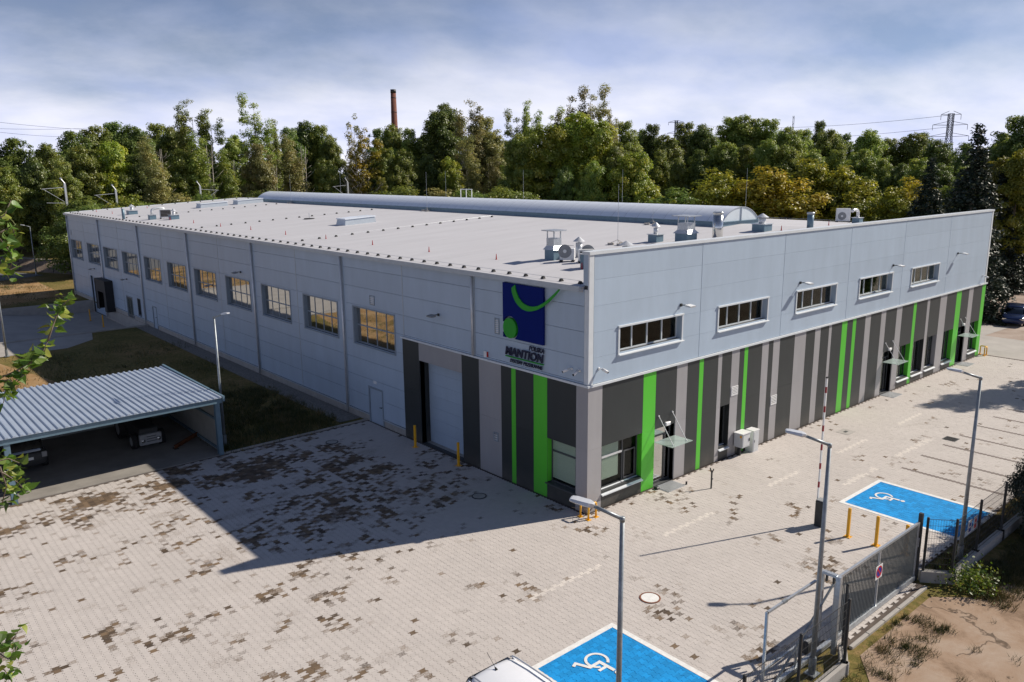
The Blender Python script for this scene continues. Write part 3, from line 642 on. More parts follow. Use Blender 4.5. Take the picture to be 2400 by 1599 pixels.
LW = [13.28, 19.02, 24.80, 30.66, 36.55, 42.58, 48.52, 54.62, 60.80, 66.90, 73.62]
LWIN = [(a, a+(3.95 if i < 4 else 4.1 if i < 7 else 4.45), 4.15, 6.10) for i, a in enumerate(LW)]
GATE = (7.82, 11.2, 0.0, 4.2)
CW = (0.62, 2.24, 0.68, 2.58)
SDOOR = (14.66, 16.0, 0.0, 1.95)
DGATE = (67.2, 71.6, -1.12, 2.75)
DDOOR = (57.4, 59.2, 0.0, 2.0)
DWIN = (55.1, 55.8, 0.6, 2.05)
EDOOR = (50.7, 51.7, 0.0, 1.9)
LOPEN = LWIN + [GATE, CW, SDOOR, DGATE, DDOOR, DWIN, EDOOR]
UWIN = [(1.70+6.47*i, 5.54+6.47*i, 6.20, 7.18) for i in range(5)]
FWIN = [(0.79,3.22,0.69,2.59,'G',1), (8.61,9.36,0.62,2.59,'k',0), (26.76,28.34,0.52,2.59,'G',0), (28.74,30.30,0.52,2.59,'k',0), (30.68,32.27,0.52,2.59,'g',0), (33.29,34.86,0.52,2.59,'G',0), (37.71,39.29,0.52,2.59,'G',0)]
FDOOR = [(4.01,5.38,0.0,2.56), (24.66,26.05,0.0,2.56), (35.67,36.96,0.0,2.56)]
FOPEN = UWIN + [q[:4] for q in FWIN] + FDOOR
# structural walls behind the cladding
mb = MB()
for a in recess((0.30, YB, -1.2, ZE-.02), LOPEN): mb.box(0.06, 0.30, a[0], a[1], a[2], a[3])
part(mb, 'side_wall_core', MT['core'])
mb = MB()
for a in recess((0.06, XR, -0.1, ZP-.12), FOPEN): mb.box(a[0], a[1], 0.06, 0.30, a[2], a[3])
part(mb, 'front_wall_core', MT['core'])
part(MB().box(0.30, XR, YB-.3, YB, -0.1, ZE+1.0*SLOPE*0), 'rear_wall', MT['panel'])
part(MB().box(XR-.3, XR, 0.30, YB-.3, -0.1, ZE-.02), 'far_side_wall', MT['panel'])
part(MB().box(0.301, XR-.301, 0.301, YB-.301, -0.05, 0.0), 'floor', MT['concrete'])
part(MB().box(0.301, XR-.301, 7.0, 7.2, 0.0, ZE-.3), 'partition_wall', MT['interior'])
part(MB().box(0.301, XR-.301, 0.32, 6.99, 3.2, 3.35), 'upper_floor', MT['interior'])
# side wall: horizontal sandwich panels
JY = [0.24, 6.87, 12.42, 18.24, 23.77, 29.84, 35.75, 41.65, 47.7, 53.74, 60.0, 66.21, 72.2, 78.3, YB+.02]
JZ = [0.42, 1.38, 2.35, 3.32, 4.29, 5.26, 6.23, 7.20, 8.17, ZE-.10]
g = 0.007
for i in range(len(JY)-1):
    for j in range(len(JZ)-1):
        y0, y1, z0, z1 = JY[i]+g, JY[i+1]-g, JZ[j]+g, JZ[j+1]-g
        if y0 < 12.6 and z0 < 5.19: 
            if z1 < 5.19 and y1 < 12.6: continue
        holes = LOPEN + [(0, 12.6, -2, 5.19)]
        rs = recess((y0, y1, z0, z1), holes)
        if not rs: continue
        for grp in comps(rs):
            mb = MB()
            for a in grp: mb.box(0.0, 0.06, a[0], a[1], a[2], a[3])
            part(mb, 'wall_panel', MT['panel'])
# bottom strip and base trim along the side wall
for a in recess((12.6, YB, -1.2, 0.32), LOPEN): part(MB().box(0.025, 0.06, a[0], a[1], a[2], a[3]), 'plinth', MT['concrete'])
for a in recess((12.6, YB, 0.34, 0.40), LOPEN): part(MB().box(-0.035, 0.06, a[0], a[1], a[2], a[3]), 'base_trim', MT['gutter'])
# front wall, upper: 6 bays x 5 rows
FX = [0.25, 6.83, 13.30, 19.77, 26.24, 32.71, 39.50]
FZ = [ZF+.01, 6.20, 7.17, 8.16, 9.15, 10.08]
for i in range(6):
    for j in range(5):
        rs = recess((FX[i]+.016, FX[i+1]-.016, FZ[j]+.0025, FZ[j+1]-.0025), FOPEN)
        for grp in comps(rs):
            mb = MB()
            for a in grp: mb.box(a[0], a[1], 0.0, 0.06, a[2], a[3])
            part(mb, 'wall_panel', MT['panel'])
part(MB().box(-0.015,0.235,-0.012,0.06,ZF+.012,10.08).box(-0.012,0.06,0.061,0.225,ZF+.012,ZE-.1), 'corner_trim', MT['trim'])
part(MB().box(39.515,39.76,-0.012,0.06,ZF+.012,10.08), 'corner_trim', MT['trim'])
part(MB().box(-0.04,39.78,-0.05,0.34,10.085,10.2), 'coping', MT['trim'])
part(MB().box(0.0,0.058,0.0605,0.30,ZE+.05,10.08), 'parapet_end', MT['panel'])
part(MB().box(0.06,39.7,0.302,0.315,8.7,10.08), 'parapet_lining', MT['gutter'])
part(MB().box(-0.08,39.97,-0.085,0.0,5.095,ZF), 'flashing', MT['trim'])
part(MB().box(-0.08,0.0,0.0005,12.65,5.095,ZF), 'flashing', MT['trim'])
# striped base boards
CM = {'g': MT['cgrey'], 'k': MT['cblack'], 'G': MT['cgreen']}
FS = [(.79,'g'),(3.22,'k'),(4.01,'G'),(5.38,'k'),(6.1,'g'),(6.94,'k'),(7.24,'G'),(8.32,'k'),(8.61,'g'),(9.36,'k'),(9.97,'g'),(10.36,'k'),(10.65,'G'),(11.83,'k'),(12.39,'g'),(12.79,'k'),(13.37,'g'),(14.73,'k'),(15.8,'g'),(16.69,'k'),(17.24,'g'),(18.11,'k'),(18.39,'g'),(19.5,'k'),(20.07,'G'),(20.7,'k'),(21.07,'G'),(22.14,'k'),(22.78,'g'),(24.07,'k'),(24.66,'g'),(26.05,'k'),(26.76,'g'),(28.34,'k'),(28.74,'G'),(30.3,'k'),(30.68,'g'),(32.27,'k'),(33.29,'g'),(34.86,'k'),(35.67,'G'),(36.96,'k'),(37.71,'g'),(39.29,'k'),(39.9,'G')]
x = 0.0
for xe, c in FS:
    for z0, z1 in ((0.02, 2.588), (2.592, 5.093)):
        rs = recess((x+.002, xe-.002, z0, z1), FOPEN)
        if rs:
            for grp in comps(rs):
                mb = MB()
                for a in grp: mb.box(a[0], a[1], 0.0, 0.06, a[2], a[3])
                part(mb, 'cladding_board', CM[c])
    x = xe
part(MB().box(39.76,39.9,0.0605,0.5,0.02,5.09), 'cladding_board', MT['cgreen'])
LS = [(.62,'g'),(2.24,'k'),(3.04,'G'),(4.14,'k'),(4.41,'G'),(5.08,'k'),(6.58,'g'),(7.82,'k'),(11.2,'g'),(12.6,'k')]
y = 0.0602
for ye, c in LS:
    for z0, z1 in ((0.02, 2.588), (2.592, 5.093)):
        if c == 'g' and ye == 11.2: z1 = 5.093; z0 = 4.2 if z0 > 2 else 9
        if z0 > 8: continue
        rs = recess((y+(.002 if y > .1 else 0), ye-.002, z0, z1), LOPEN)
        if rs:
            for grp in comps(rs):
                mb = MB()
                for a in grp: mb.box(0.0, 0.06, a[0], a[1], a[2], a[3])
                part(mb, 'cladding_board', CM[c])
    y = ye
# roller gate, recessed
gt = part(MB().box(0.55,0.60,7.82,11.2,0.0,4.2), 'gate_door', MT['panel'])
for k in range(7): MB().box(0.535,0.549,7.9,11.1,0.06+k*.59,0.62+k*.59).build('gate_section', MT['panel'], gt)
part(MB().box(0.06,0.56,11.2,11.25,0,4.25), 'gate_reveal', MT['cblack']); part(MB().box(0.06,0.56,7.77,7.82,0,4.25), 'gate_reveal', MT['cblack'])
part(MB().box(0.06,0.56,7.82,11.2,4.2,4.25), 'gate_lintel', MT['cgrey'])
# side windows
def win_left(o, cols, rows, mat_g, dep=0.17, fr=MT['frame'], jamb=None, trim=True, blind=False, rowz=None):
    y0, y1, z0, z1 = o
    mb = MB(); w = 0.055
    mb.box(dep,dep+.06,y0,y1,z0,z0+w).box(dep,dep+.06,y0,y1,z1-w,z1).box(dep,dep+.06,y0,y0+w,z0+w,z1-w).box(dep,dep+.06,y1-w,y1,z0+w,z1-w)
    ys = [y0+w+(y1-y0-2*w)*k/cols for k in range(cols+1)]; zs = rowz or [z0+w+(z1-z0-2*w)*k/rows for k in range(rows+1)]
    for yy in ys[1:-1]: mb.box(dep,dep+.06,yy-.022,yy+.022,z0+w,z1-w)
    for zz in zs[1:-1]: mb.box(dep-.006,dep+.064,y0+w,y1-w,zz-.03,zz+.03)
    t = .012
    for a in ((y0+.002,y0+t,z0+.002,z1-.002),(y1-t,y1-.002,z0+.002,z1-.002)): mb.box(-.0,dep-.002,a[0],a[1],a[2],a[3])
    mb.box(0,dep-.002,y0+t,y1-t,z1-t,z1-.002)
    f = part(mb, 'window', fr)
    if trim:
        MB().box(-.028,-.002,y0-.09,y1+.09,z1+.014,z1+.07).box(-.028,-.002,y0-.09,y0-.014,z0-.07,z1+.012).box(-.028,-.002,y1+.014,y1+.09,z0-.07,z1+.012).build('trim', fr, f)
    MB().box(-.07,dep+.05,y0-.06,y1+.06,z0-.055,z0-.013).build('sill', fr, f)
    for a, b in zip(ys[:-1], ys[1:]):
        for c, d in zip(zs[:-1], zs[1:]):
            MB().box(dep+.024,dep+.032,a+.02,b-.02,c+.02,d-.02).build('pane', mat_g, f)
    if blind: MB().box(dep+.045,dep+.05,y0+.05,y1-.05,z0+.15,z1).build('blind', MT['blind'], f)
    return f
for o in LWIN: win_left(o, 4, 2, MT['glass_coated'])
win_left(CW, 1, 2, MT['glass'], 0.24, MT['dframe'], trim=False, blind=True, rowz=[0.735,2.0,2.525])
part(MB().box(0.0005,0.235,2.226,2.238,0.70,2.577), 'window_jamb', MT['cgreen'])
win_left(DWIN, 1, 1, MT['glass'], 0.12, MT['dframe'])
def door_left(o, mat, lab):
    y0, y1, z0, z1 = o
    d = part(MB().box(0.03,0.07,y0+.05,y1-.05,z0,z1-.06), 'door', mat)
    MB().box(-.025,0.09,y0-.04,y0+.05,z0,z1+.03).box(-.025,0.09,y1-.05,y1+.04,z0,z1+.03).box(-.04,0.09,y0+.05,y1-.05,z1-.06,z1+.03).build('frame', MT['frame'], d)
    MB().box(-.04,0.03,y0+.12,y0+.15,z0+.98,z0+1.02).box(-.06,-.04,y0+.12,y0+.27,z0+.98,z0+1.02).build('handle', MT['dark'], d)
    return d
door_left(SDOOR, MT['panel'], ''); door_left(EDOOR, MT['panel'], '')
d = door_left(DDOOR, MT['dframe'], '')
MB().box(0.022,0.0295,57.6,58.2,0.3,1.75).box(0.022,0.0295,58.4,59.0,0.3,1.75).build('pane', MT['glass'], d)
gd = part(MB().box(0.2,0.25,67.2,71.6,-1.12,2.75), 'gate_door', MT['panel'])
for k in range(6): MB().box(0.188,0.199,67.25,71.55,-1.10+k*.64,-.50+k*.64).build('gate_section', MT['panel'], gd)
# dock shelter
ds = part(MB().box(-0.75,0.0,63.4,63.6,-.1,2.95).box(-0.75,0.0,66.9,67.1,-.1,2.95).box(-0.75,0.0,63.6,66.9,2.75,2.95), 'dock_shelter', MT['black'])
MB().box(-0.72,-.68,63.6,64.25,-.1,2.74).box(-0.72,-.68,66.25,66.9,-.1,2.74).box(-0.72,-.68,64.25,66.25,1.75,2.74).build('curtain', MT['black'], ds)
MB().box(-0.02,-.001,63.6,66.9,-.1,2.74).build('dock_door', MT['brown'], ds)
# upper front windows
def frame_front(mb, o, dep, w, th=.06):
    x0, x1, z0, z1 = o
    mb.box(x0,x1,dep,dep+th,z0,z0+w).box(x0,x1,dep,dep+th,z1-w,z1).box(x0,x0+w,dep,dep+th,z0+w,z1-w).box(x1-w,x1,dep,dep+th,z0+w,z1-w)
for o in UWIN:
    x0, x1, z0, z1 = o; dep = 0.22; mb = MB(); frame_front(mb, o, dep, .05)
    xs = [x0+.05+(x1-x0-.1)*k/4 for k in range(5)]
    for xx in xs[1:-1]: mb.box(xx-.03,xx+.03,dep,dep+.06,z0+.05,z1-.05)
    f = part(mb, 'window', MT['trim'])
    MB().box(x0+.002,x0+.012,-.03,dep-.002,z0,z1-.012).box(x1-.012,x1-.002,-.03,dep-.002,z0,z1-.012).box(x0+.002,x1-.002,-.03,dep-.002,z1-.0118,z1-.002).build('reveal', MT['panel'], f)
    MB().box(x0-.10,x1+.10,-.075,-.002,z1+.012,z1+.075).box(x0-.09,x0-.012,-.04,-.002,z0-.05,z1+.01).box(x1+.012,x1+.09,-.04,-.002,z0-.05,z1+.01).build('trim', MT['trim'], f)
    mb = MB(); mb.add([(x0-.1,-.13,z0-.08),(x1+.1,-.13,z0-.08),(x1+.1,dep+.05,z0-.002),(x0-.1,dep+.05,z0-.002),(x0-.1,-.13,z0-.11),(x1+.1,-.13,z0-.11),(x1+.1,-.002,z0-.11),(x0-.1,-.002,z0-.11)],
        [(0,1,2,3),(4,5,1,0),(7,6,5,4),(1,5,6,2),(0,3,7,4)])
    mb.build('sill', MT['trim'], f)
    for a, b in zip(xs[:-1], xs[1:]): MB().box(a+.025,b-.025,dep+.026,dep+.034,z0+.045,z1-.045).build('pane', MT['glass'], f)
# ground floor front windows
JM = {'G': MT['cgreen'], 'k': MT['cblack'], 'g': MT['cgrey']}
for x0, x1, z0, z1, jc, bl in FWIN:
    o = (x0, x1, z0, z1); dep = 0.25; mb = MB(); frame_front(mb, o, dep, .06)
    xs = [x0+.06, x0+(x1-x0)*.62, x1-.06] if x1-x0 > 1 else [x0+.06, x1-.06]
    for xx in xs[1:-1]: mb.box(xx-.035,xx+.035,dep,dep+.06,z0+.06,z1-.06)
    f = part(mb, 'window', MT['dframe'])
    MB().box(x1-.014,x1-.002,0.0005,dep-.002,z0+.03,z1-.003).build('jamb', JM[jc], f)
    MB().box(x0+.002,x0+.012,0.0005,dep-.002,z0+.03,z1-.003).build('reveal', MT['cblack'], f)
    mb = MB(); mb.add([(x0-.01,-.10,z0-.10),(x1+.01,-.10,z0-.10),(x1+.01,dep,z0+.02),(x0-.01,dep,z0+.02),(x0-.01,-.10,z0-.14),(x1+.01,-.10,z0-.14),(x1+.01,-.002,z0-.12),(x0-.01,-.002,z0-.12)],
        [(0,1,2,3),(4,5,1,0),(7,6,5,4),(1,5,6,2),(0,3,7,4)])
    mb.build('sill', MT['trim'], f)
    for a, b in zip(xs[:-1], xs[1:]): MB().box(a,b,dep+.026,dep+.034,z0+.055,z1-.055).build('pane', MT['glass'], f)
    if bl:
        MB().box(x0+.06,xs[1]-.04,dep-.01,dep+.07,1.95,2.03).build('transom', MT['wmetal'], f)
        MB().box(x0+.07,x0+1.30,dep+.045,dep+.05,z0+.34,z1-.06).build('blind', MT['blind'], f)
        # tilted open sash
        MB().box(xs[1]+.05,x1-.16,dep-.03,dep+.0,z0+.1,z0+.16).box(xs[1]+.05,xs[1]+.11,dep-.03,dep,z0+.16,2.0).box(x1-.22,x1-.16,dep-.03,dep,z0+.16,2.0).box(xs[1]+.11,x1-.22,dep-.03,dep,1.94,2.0).build('sash', MT['dframe'], f)
    else:
        MB().box(x0+.06,x0+.06+(x1-x0)*.35,dep+.045,dep+.05,z0+.06,z1-.3).build('blind', MT['blind'], f)  # pale strip paints in the reflection on the left of the pane
for k, o in enumerate(FDOOR):
    x0, x1, z0, z1 = o; dep = 0.25; mb = MB(); frame_front(mb, (x0,x1,0.02,z1), dep, .07); mb.box(x0+.07,x1-.07,dep,dep+.06,2.08,2.14)
    mb.box(x0+.07,x0+.17,dep-.01,dep+.05,.09,2.08).box(x1-.45,x1-.38,dep-.01,dep+.05,.09,2.08)
    f = part(mb, 'door', MT['dframe'])
    MB().box(x0+.17,x1-.45,dep+.02,dep+.03,.09,2.08).box(x1-.38,x1-.07,dep+.02,dep+.03,.09,2.08).box(x0+.07,x1-.07,dep+.02,dep+.03,2.14,z1-.07).build('pane', MT['glass_coated'] if k == 0 else MT['glass'], f)
    MB().box(x0+.10,x0+.13,dep-.08,dep-.05,.75,1.75).box(x0+.10,x0+.13,dep-.05,dep-.01,.8,.84).box(x0+.10,x0+.13,dep-.05,dep-.01,1.66,1.7).build('handle', MT['steel'], f)
    MB().box(x0-.01,x0,0.061,dep+.05,0,z1).box(x1,x1+.01,0.061,dep+.05,0,z1).box(x0-.01,x1+.01,0.061,dep+.05,z1,z1+.01).build('reveal', MT['cblack'], f)
    c = part(MB().box(x0-.02,x1-.02,-.95,-.02,2.0,2.018), 'canopy', MT['glass_clear'])
    for xx in (x0+.22, x1-.25):
        MB().cyl((xx,-.02,3.10),(xx,-.80,2.03),.016,n=8).cyl((xx,-.80,1.985),(xx,-.80,2.05),.03,n=10).cyl((xx,-.05,3.10),(xx,.0,3.10),.035,n=10).build('rod', MT['white'], c)
    lm = part(MB().bbox(x0+.62,x0+.92,-.12,-.001,2.60,2.74,.015), 'door_lamp', MT['white'])
# roof
mb = MB(); mb.add([(-.06,.31,ZE),(RIDGE,.31,roof_z(RIDGE)),(XR+.06,.31,ZE),(XR+.06,YB+.05,ZE),(RIDGE,YB+.05,roof_z(RIDGE)),(-.06,YB+.05,ZE),
    (-.06,.31,ZE-.2),(RIDGE,.31,ZE-.2),(XR+.06,.31,ZE-.2),(XR+.06,YB+.05,ZE-.2),(RIDGE,YB+.05,ZE-.2),(-.06,YB+.05,ZE-.2)],
    [(0,1,4,5),(1,2,3,4),(6,11,10,7),(7,10,9,8),(5,4,10,11),(4,3,9,10),(0,5,11,6),(2,8,9,3),(0,6,7,1),(1,7,8,2)])
ROOF = part(mb, 'roof', MT['roof'])
for a, b in ((0, RIDGE), (RIDGE, XR)):      # membrane laps
    for yy in np.arange(6.0, 78, 6.0):
        za, zb = roof_z(a), roof_z(b)
        m2 = MB(); m2.add([(a,yy,za+.002),(b,yy,zb+.002),(b,yy,zb+.005),(a,yy,za+.005),(a,yy+.09,za+.002),(b,yy+.09,zb+.002),(b,yy+.09,zb+.004),(a,yy+.09,za+.004)], [(0,1,2,3),(3,2,6,7),(4,7,6,5)])
        m2.build('membrane_lap', MT['roof'], ROOF)
part(MB().box(-.20,-.062,.32,YB+.06,ZE-.16,ZE+.0).box(-.215,-.20,.32,YB+.06,ZE-.18,ZE+.03), 'gutter', MT['gutter'])
mb = MB()
for (xa, xb) in ((-.06, RIDGE), (RIDGE, XR)):
    za, zb = roof_z(max(xa,0)), roof_z(xb)
    mb.add([(xa,YB+.02,za-.1),(xb,YB+.02,zb-.1),(xb,YB+.02,zb+.07),(xa,YB+.02,za+.07),(xa,YB+.14,za-.1),(xb,YB+.14,zb-.1),(xb,YB+.14,zb+.07),(xa,YB+.14,za+.07)], [(0,1,2,3),(3,2,6,7),(4,7,6,5)])
part(mb, 'verge_trim', MT['trim'])
for i, yy in enumerate((6.87, 18.24, 29.84, 41.65, 53.74, 66.21, 78.6)):
    mb = MB(); zb = 5.2 if i == 0 else 0.05 if yy < 60 else -1.0
    mb.cyl((-.10,yy,ZE-.1),(-.10,yy,zb),.055,n=10)
    f = part(mb, 'downpipe', MT['wmetal'], smooth=True)
    MB().box(-.045,-.001,yy-.10,yy+.10,max(zb,.4),ZE-.12).build('cover_strip', MT['gutter'], f)
for yy in JY[2:-1:2]:
    part(MB().box(-.012,-.0005,yy-.035,yy+.035,.42 if yy > 13 else 5.2,ZE-.11), 'joint_strip', MT['gutter'])
for xx in FX[1:-1]:
    part(MB().box(xx-.014,xx+.014,.012,.058,ZF+.01,10.08), 'joint_strip', MT['gutter'])
# barrel skylight
VX0, VX1, VY0, VY1, VZ = RIDGE-1.85, RIDGE+1.85, 6.75, 70.0, 10.12
SK = part(MB().box(VX0,VX1,VY0,VY1,9.6,VZ-.03).box(VX0-.08,VX1+.08,VY0-.08,VY1+.08,VZ-.03,VZ), 'skylight', MT['bluesteel'])
vr = 0.80; Rr = (1.85**2+vr**2)/(2*vr); zc_ = VZ+vr-Rr; a0 = math.asin(1.85/Rr)
nseg = 60; dyv = (VY1-VY0)/nseg
arc = [(RIDGE+Rr*math.sin(-a0+2*a0*k/14), zc_+Rr*math.cos(-a0+2*a0*k/14)) for k in range(15)]
mb = MB(); na = len(arc); mb.add([(x,VY0+.004,z) for x,z in arc]+[(x,VY0+dyv-.004,z) for x,z in arc], [(i,i+1,i+1+na,i+na) for i in range(na-1)])
pm = mb.mesh('skylight_sheet', MT['opal'], (0,0,0), True)
for k in range(nseg):
    o = bpy.data.objects.new('skylight_sheet', pm); COL.objects.link(o); o.parent = SK; o.location = (0, k*dyv, 0)
mb = MB()
for k in range(nseg+1):
    yy = VY0+k*dyv
    mb.loft([[(x,y,z+.004) for x,z in arc]+[(x,y,z-.04) for x,z in arc[::-1]] for y in (yy-.010, yy+.010)])
tag(mb.build('skylight_rib', MT['galv'], SK), kind='stuff')
for yy in (VY0+.03, VY1-.03):
    mb = MB(); mb.add([(x,yy,z-.045) for x,z in arc], [tuple(range(len(arc)))]); mb.build('end_sheet', MT['opalend'], SK)
    mb = MB(); mb.box(RIDGE-.03,RIDGE+.03,yy-.05,yy+.0,VZ,VZ+vr-.05); mb.build('end_mullion', MT['gutter'], SK)
# louvres on walls
def louvre_left(y0, y1, z0, z1):
    f = part(MB().box(-.03,-.001,y0,y1,z0,z0+.04).box(-.03,-.001,y0,y1,z1-.04,z1).box(-.03,-.001,y0,y0+.04,z0+.04,z1-.04).box(-.03,-.001,y1-.04,y1,z0+.04,z1-.04), 'louvre', MT['frame'])
    n = max(3, int((z1-z0-.08)/.085))
    for k in range(n):
        zz = z0+.05+k*(z1-z0-.1)/n
        MB().box(-.024,-.002,y0+.04,y1-.04,zz,zz+.04).build('slat', MT['wmetal'], f)
louvre_left(5.14,5.43,6.38,7.06); louvre_left(15.03,15.49,6.40,6.90); louvre_left(5.3,5.6,1.6,2.0); louvre_left(77.3,77.7,6.6,7.1)
def louvre_front(x0, x1, z0, z1):
    f = part(MB().box(x0,x1,-.03,-.001,z0,z0+.03).box(x0,x1,-.03,-.001,z1-.03,z1).box(x0,x0+.03,-.03,-.001,z0+.03,z1-.03).box(x1-.03,x1,-.03,-.001,z0+.03,z1-.03), 'louvre', MT['white'])
    MB().box(x0+.03,x1-.03,-.004,-.001,z0+.03,z1-.03).build('backing', MT['black'], f)
    for k in range(5):
        zz = z0+.04+k*(z1-z0-.07)/5
        MB().box(x0+.03,x1-.03,-.032,-.005,zz,zz+.045).build('slat', MT['white'], f)
louvre_front(9.42,9.94,2.93,3.36); louvre_front(12.83,13.34,1.80,2.26)

# ------------------------------------------------------------------ sign on the side wall
SIGN = thing('logo_sign', 'blue rectangle sign with green swoosh and ball high on the corner', 'sign', (-.1,3.5,6.4))
poly = [(2.34,6.37),(2.34,8.64),(4.76,8.64)]+[(4.31+0.50*math.cos(R(t)), 6.79+0.50*math.sin(R(t))) for t in np.linspace(25.8, 237.2, 24)]
corner = [(4.76,6.37),(4.76,6.572)]+[(4.31+0.50*math.cos(R(t)), 6.79+0.50*math.sin(R(t))) for t in (326,318,310)]+[(4.581,6.37)]
f0 = lambda a, b: (-.03, a, b); f1 = lambda a, b: (-.13, a, b)
MB().prism(poly, f0, f1).prism(corner, f0, f1).build('panel', MT['blue_sign'], SIGN)
bp = [(4.31+0.41*math.cos(6.28319*k/36), 6.79+0.42*math.sin(6.28319*k/36)) for k in range(36)]
MB().prism(bp, lambda a,b: (-.03,a,b), lambda a,b: (-.16,a,b)).build('ball', MT['green_sign'], SIGN)
inn = [(3.94,8.62),(3.9,8.41),(3.73,8.13),(3.48,7.93),(3.18,7.85),(2.89,7.85),(2.57,7.93),(2.24,8.09),(1.89,8.34),(1.62,8.55),(1.42,8.71)]
ou = [(1.4,8.66),(1.69,8.37),(2.0,8.12),(2.32,7.91),(2.65,7.75),(2.98,7.65),(3.27,7.63),(3.56,7.69),(3.86,7.87),(4.05,8.11),(4.15,8.36),(4.15,8.47)]
ou2 = ou[::-1]; mb = MB()
import bisect
def resample(p, n):
    d = [0]
    for a, b in zip(p[:-1], p[1:]): d.append(d[-1]+math.hypot(b[0]-a[0], b[1]-a[1]))
    r = []
    for k in range(n):
        s_ = d[-1]*k/(n-1); i = min(max(bisect.bisect(d, s_)-1, 0), len(p)-2); t_ = (s_-d[i])/(d[i+1]-d[i]); r.append((p[i][0]+(p[i+1][0]-p[i][0])*t_, p[i][1]+(p[i+1][1]-p[i][1])*t_))
    return r
ia, ob = resample(inn, 24), resample(ou2, 24)
for k in range(23):
    q = [ia[k], ia[k+1], ob[k+1], ob[k]]
    mb.prism(q, lambda a,b: (-.135,a,b), lambda a,b: (-.18,a,b))
mb.build('swoosh', MT['green_sign'], SIGN)
def text_mesh(name, s, size, mat, parent, y_left, z, width, height, slant=0.18, bold=0.02, depth=0.03):
    cu = bpy.data.curves.new(name, 'FONT'); cu.body = s; cu.size = 1.0; cu.extrude = depth/2; cu.offset = bold; cu.shear = slant
    tmp = bpy.data.objects.new('tmp_text', cu); COL.objects.link(tmp)
    dg = bpy.context.evaluated_depsgraph_get(); me = bpy.data.meshes.new_from_object(tmp.evaluated_get(dg))
    bpy.data.objects.remove(tmp); bpy.data.curves.remove(cu)
    n = len(me.vertices); co = np.zeros(n*3); me.vertices.foreach_get('co', co); co = co.reshape(-1, 3)
    mn, mx_ = co.min(0), co.max(0)
    u_ = (co[:,0]-mn[0])/(mx_[0]-mn[0])*width; v_ = (co[:,1]-mn[1])/(mx_[1]-mn[1])*height
    nw = np.stack([-.06+co[:,2]*1.0, y_left-u_, z+v_], 1)
    nw[:,0] = -.07-co[:,2]
    off = ORG[parent.name]; nw -= np.array(off)[None]
    me.vertices.foreach_set('co', nw.ravel()); me.materials.clear(); me.materials.append(mat); me.name = name; me.update()
    o = link(me, name, parent); return o
text_mesh('lettering', 'POLSKA', 1, MT['letter'], SIGN, 3.22, 6.02, 0.88, 0.20)
text_mesh('lettering', 'MANTION', 1, MT['letter'], SIGN, 4.70, 5.62, 2.33, 0.36, bold=0.035)
text_mesh('lettering', 'SYSTEMY PRZESUWNE', 1, MT['letter'], SIGN, 4.40, 5.34, 1.97, 0.15, bold=0.02)
MB().box(-.09,-.02,2.40,4.68,5.545,5.585).build('underline', MT['green_sign'], SIGN)

# ------------------------------------------------------------------ small fittings on the walls
def floodlight(p, nrm, lab, grp):
    t = thing('floodlight', lab, 'floodlight', p, grp); x, y, z = p
    if nrm == 'y':
        MB().box(x-.05,x+.05,y-.06,y,z-.06,z+.06).bar((x,y-.05,z),(x+.02,y-.34,z+.03),.035).build('bracket', MT['dark'], t)
        mb = MB(); mb.add([(x-.10,y-.30,z+.05),(x+.26,y-.30,z+.05),(x+.26,y-.58,z+.01),(x-.10,y-.58,z+.01),(x-.10,y-.30,z-.03),(x+.26,y-.30,z-.03),(x+.26,y-.56,z-.05),(x-.10,y-.56,z-.05)], [(0,1,2,3),(7,6,5,4),(0,4,5,1),(1,5,6,2),(2,6,7,3),(3,7,4,0)])
        mb.build('lamp_head', MT['wmetal'], t)
    else:
        MB().box(x-.06,x,y-.05,y+.05,z-.06,z+.06).bar((x-.05,y,z),(x-.34,y,z+.03),.035).build('bracket', MT['dark'], t)
        mb = MB(); mb.add([(x-.30,y-.20,z+.05),(x-.30,y+.20,z+.05),(x-.58,y+.20,z+.0),(x-.58,y-.20,z+.0),(x-.30,y-.20,z-.04),(x-.30,y+.20,z-.04),(x-.56,y+.20,z-.06),(x-.56,y-.20,z-.06)], [(0,1,2,3),(7,6,5,4),(0,4,5,1),(1,5,6,2),(2,6,7,3),(3,7,4,0)])
        mb.build('lamp_head', MT['plastic'], t)
for x, lab in ((5.45,'floodlight on the sunny facade above the first upper window from the corner'),(14.85,'floodlight on the sunny facade above the third upper window'),(24.95,'floodlight on the sunny facade above the fourth upper window'),(34.2,'floodlight on the sunny facade right of the last upper window')):
    floodlight((x,-.001,7.62), 'y', lab, 'floodlights on the sunny facade')
for y, z, lab in ((9.45,6.66,'floodlight on the shaded wall above the roller gate'),(31.9,6.62,'floodlight on the shaded wall above the fourth window'),(37.2,5.2,'floodlight on the shaded wall beside the fifth window'),(58.4,3.6,'floodlight on the shaded wall over the dock door'),(69.5,3.6,'floodlight on the shaded wall over the far dock gate')):
    floodlight((-.001,y,z), 'x', lab, 'floodlights on the shaded wall')
def camera_fit(p, dirs, lab):
    t = thing('security_camera', lab, 'security camera', p, 'white security cameras'); x, y, z = p
    d = Vector(dirs).normalized(); q = Vector(p)
    MB().cyl(q-Vector((d.x,d.y,0))*0.0, q+Vector((d.x,d.y,0))*.03, .06, n=12).cyl(q+d*.02, q+d*.14, .022, n=8).build('mount', MT['white'], t, True)
    e = q+d*.14
    MB().cyl(e, e+Vector((d.x,d.y,-.45)).normalized()*.26, .055, n=12).build('body', MT['white'], t, True)
    f = e+Vector((d.x,d.y,-.45)).normalized()*.26
    MB().cyl(f, f+Vector((d.x,d.y,-.45)).normalized()*.02, .045, n=12).build('lens', MT['black'], t, True)
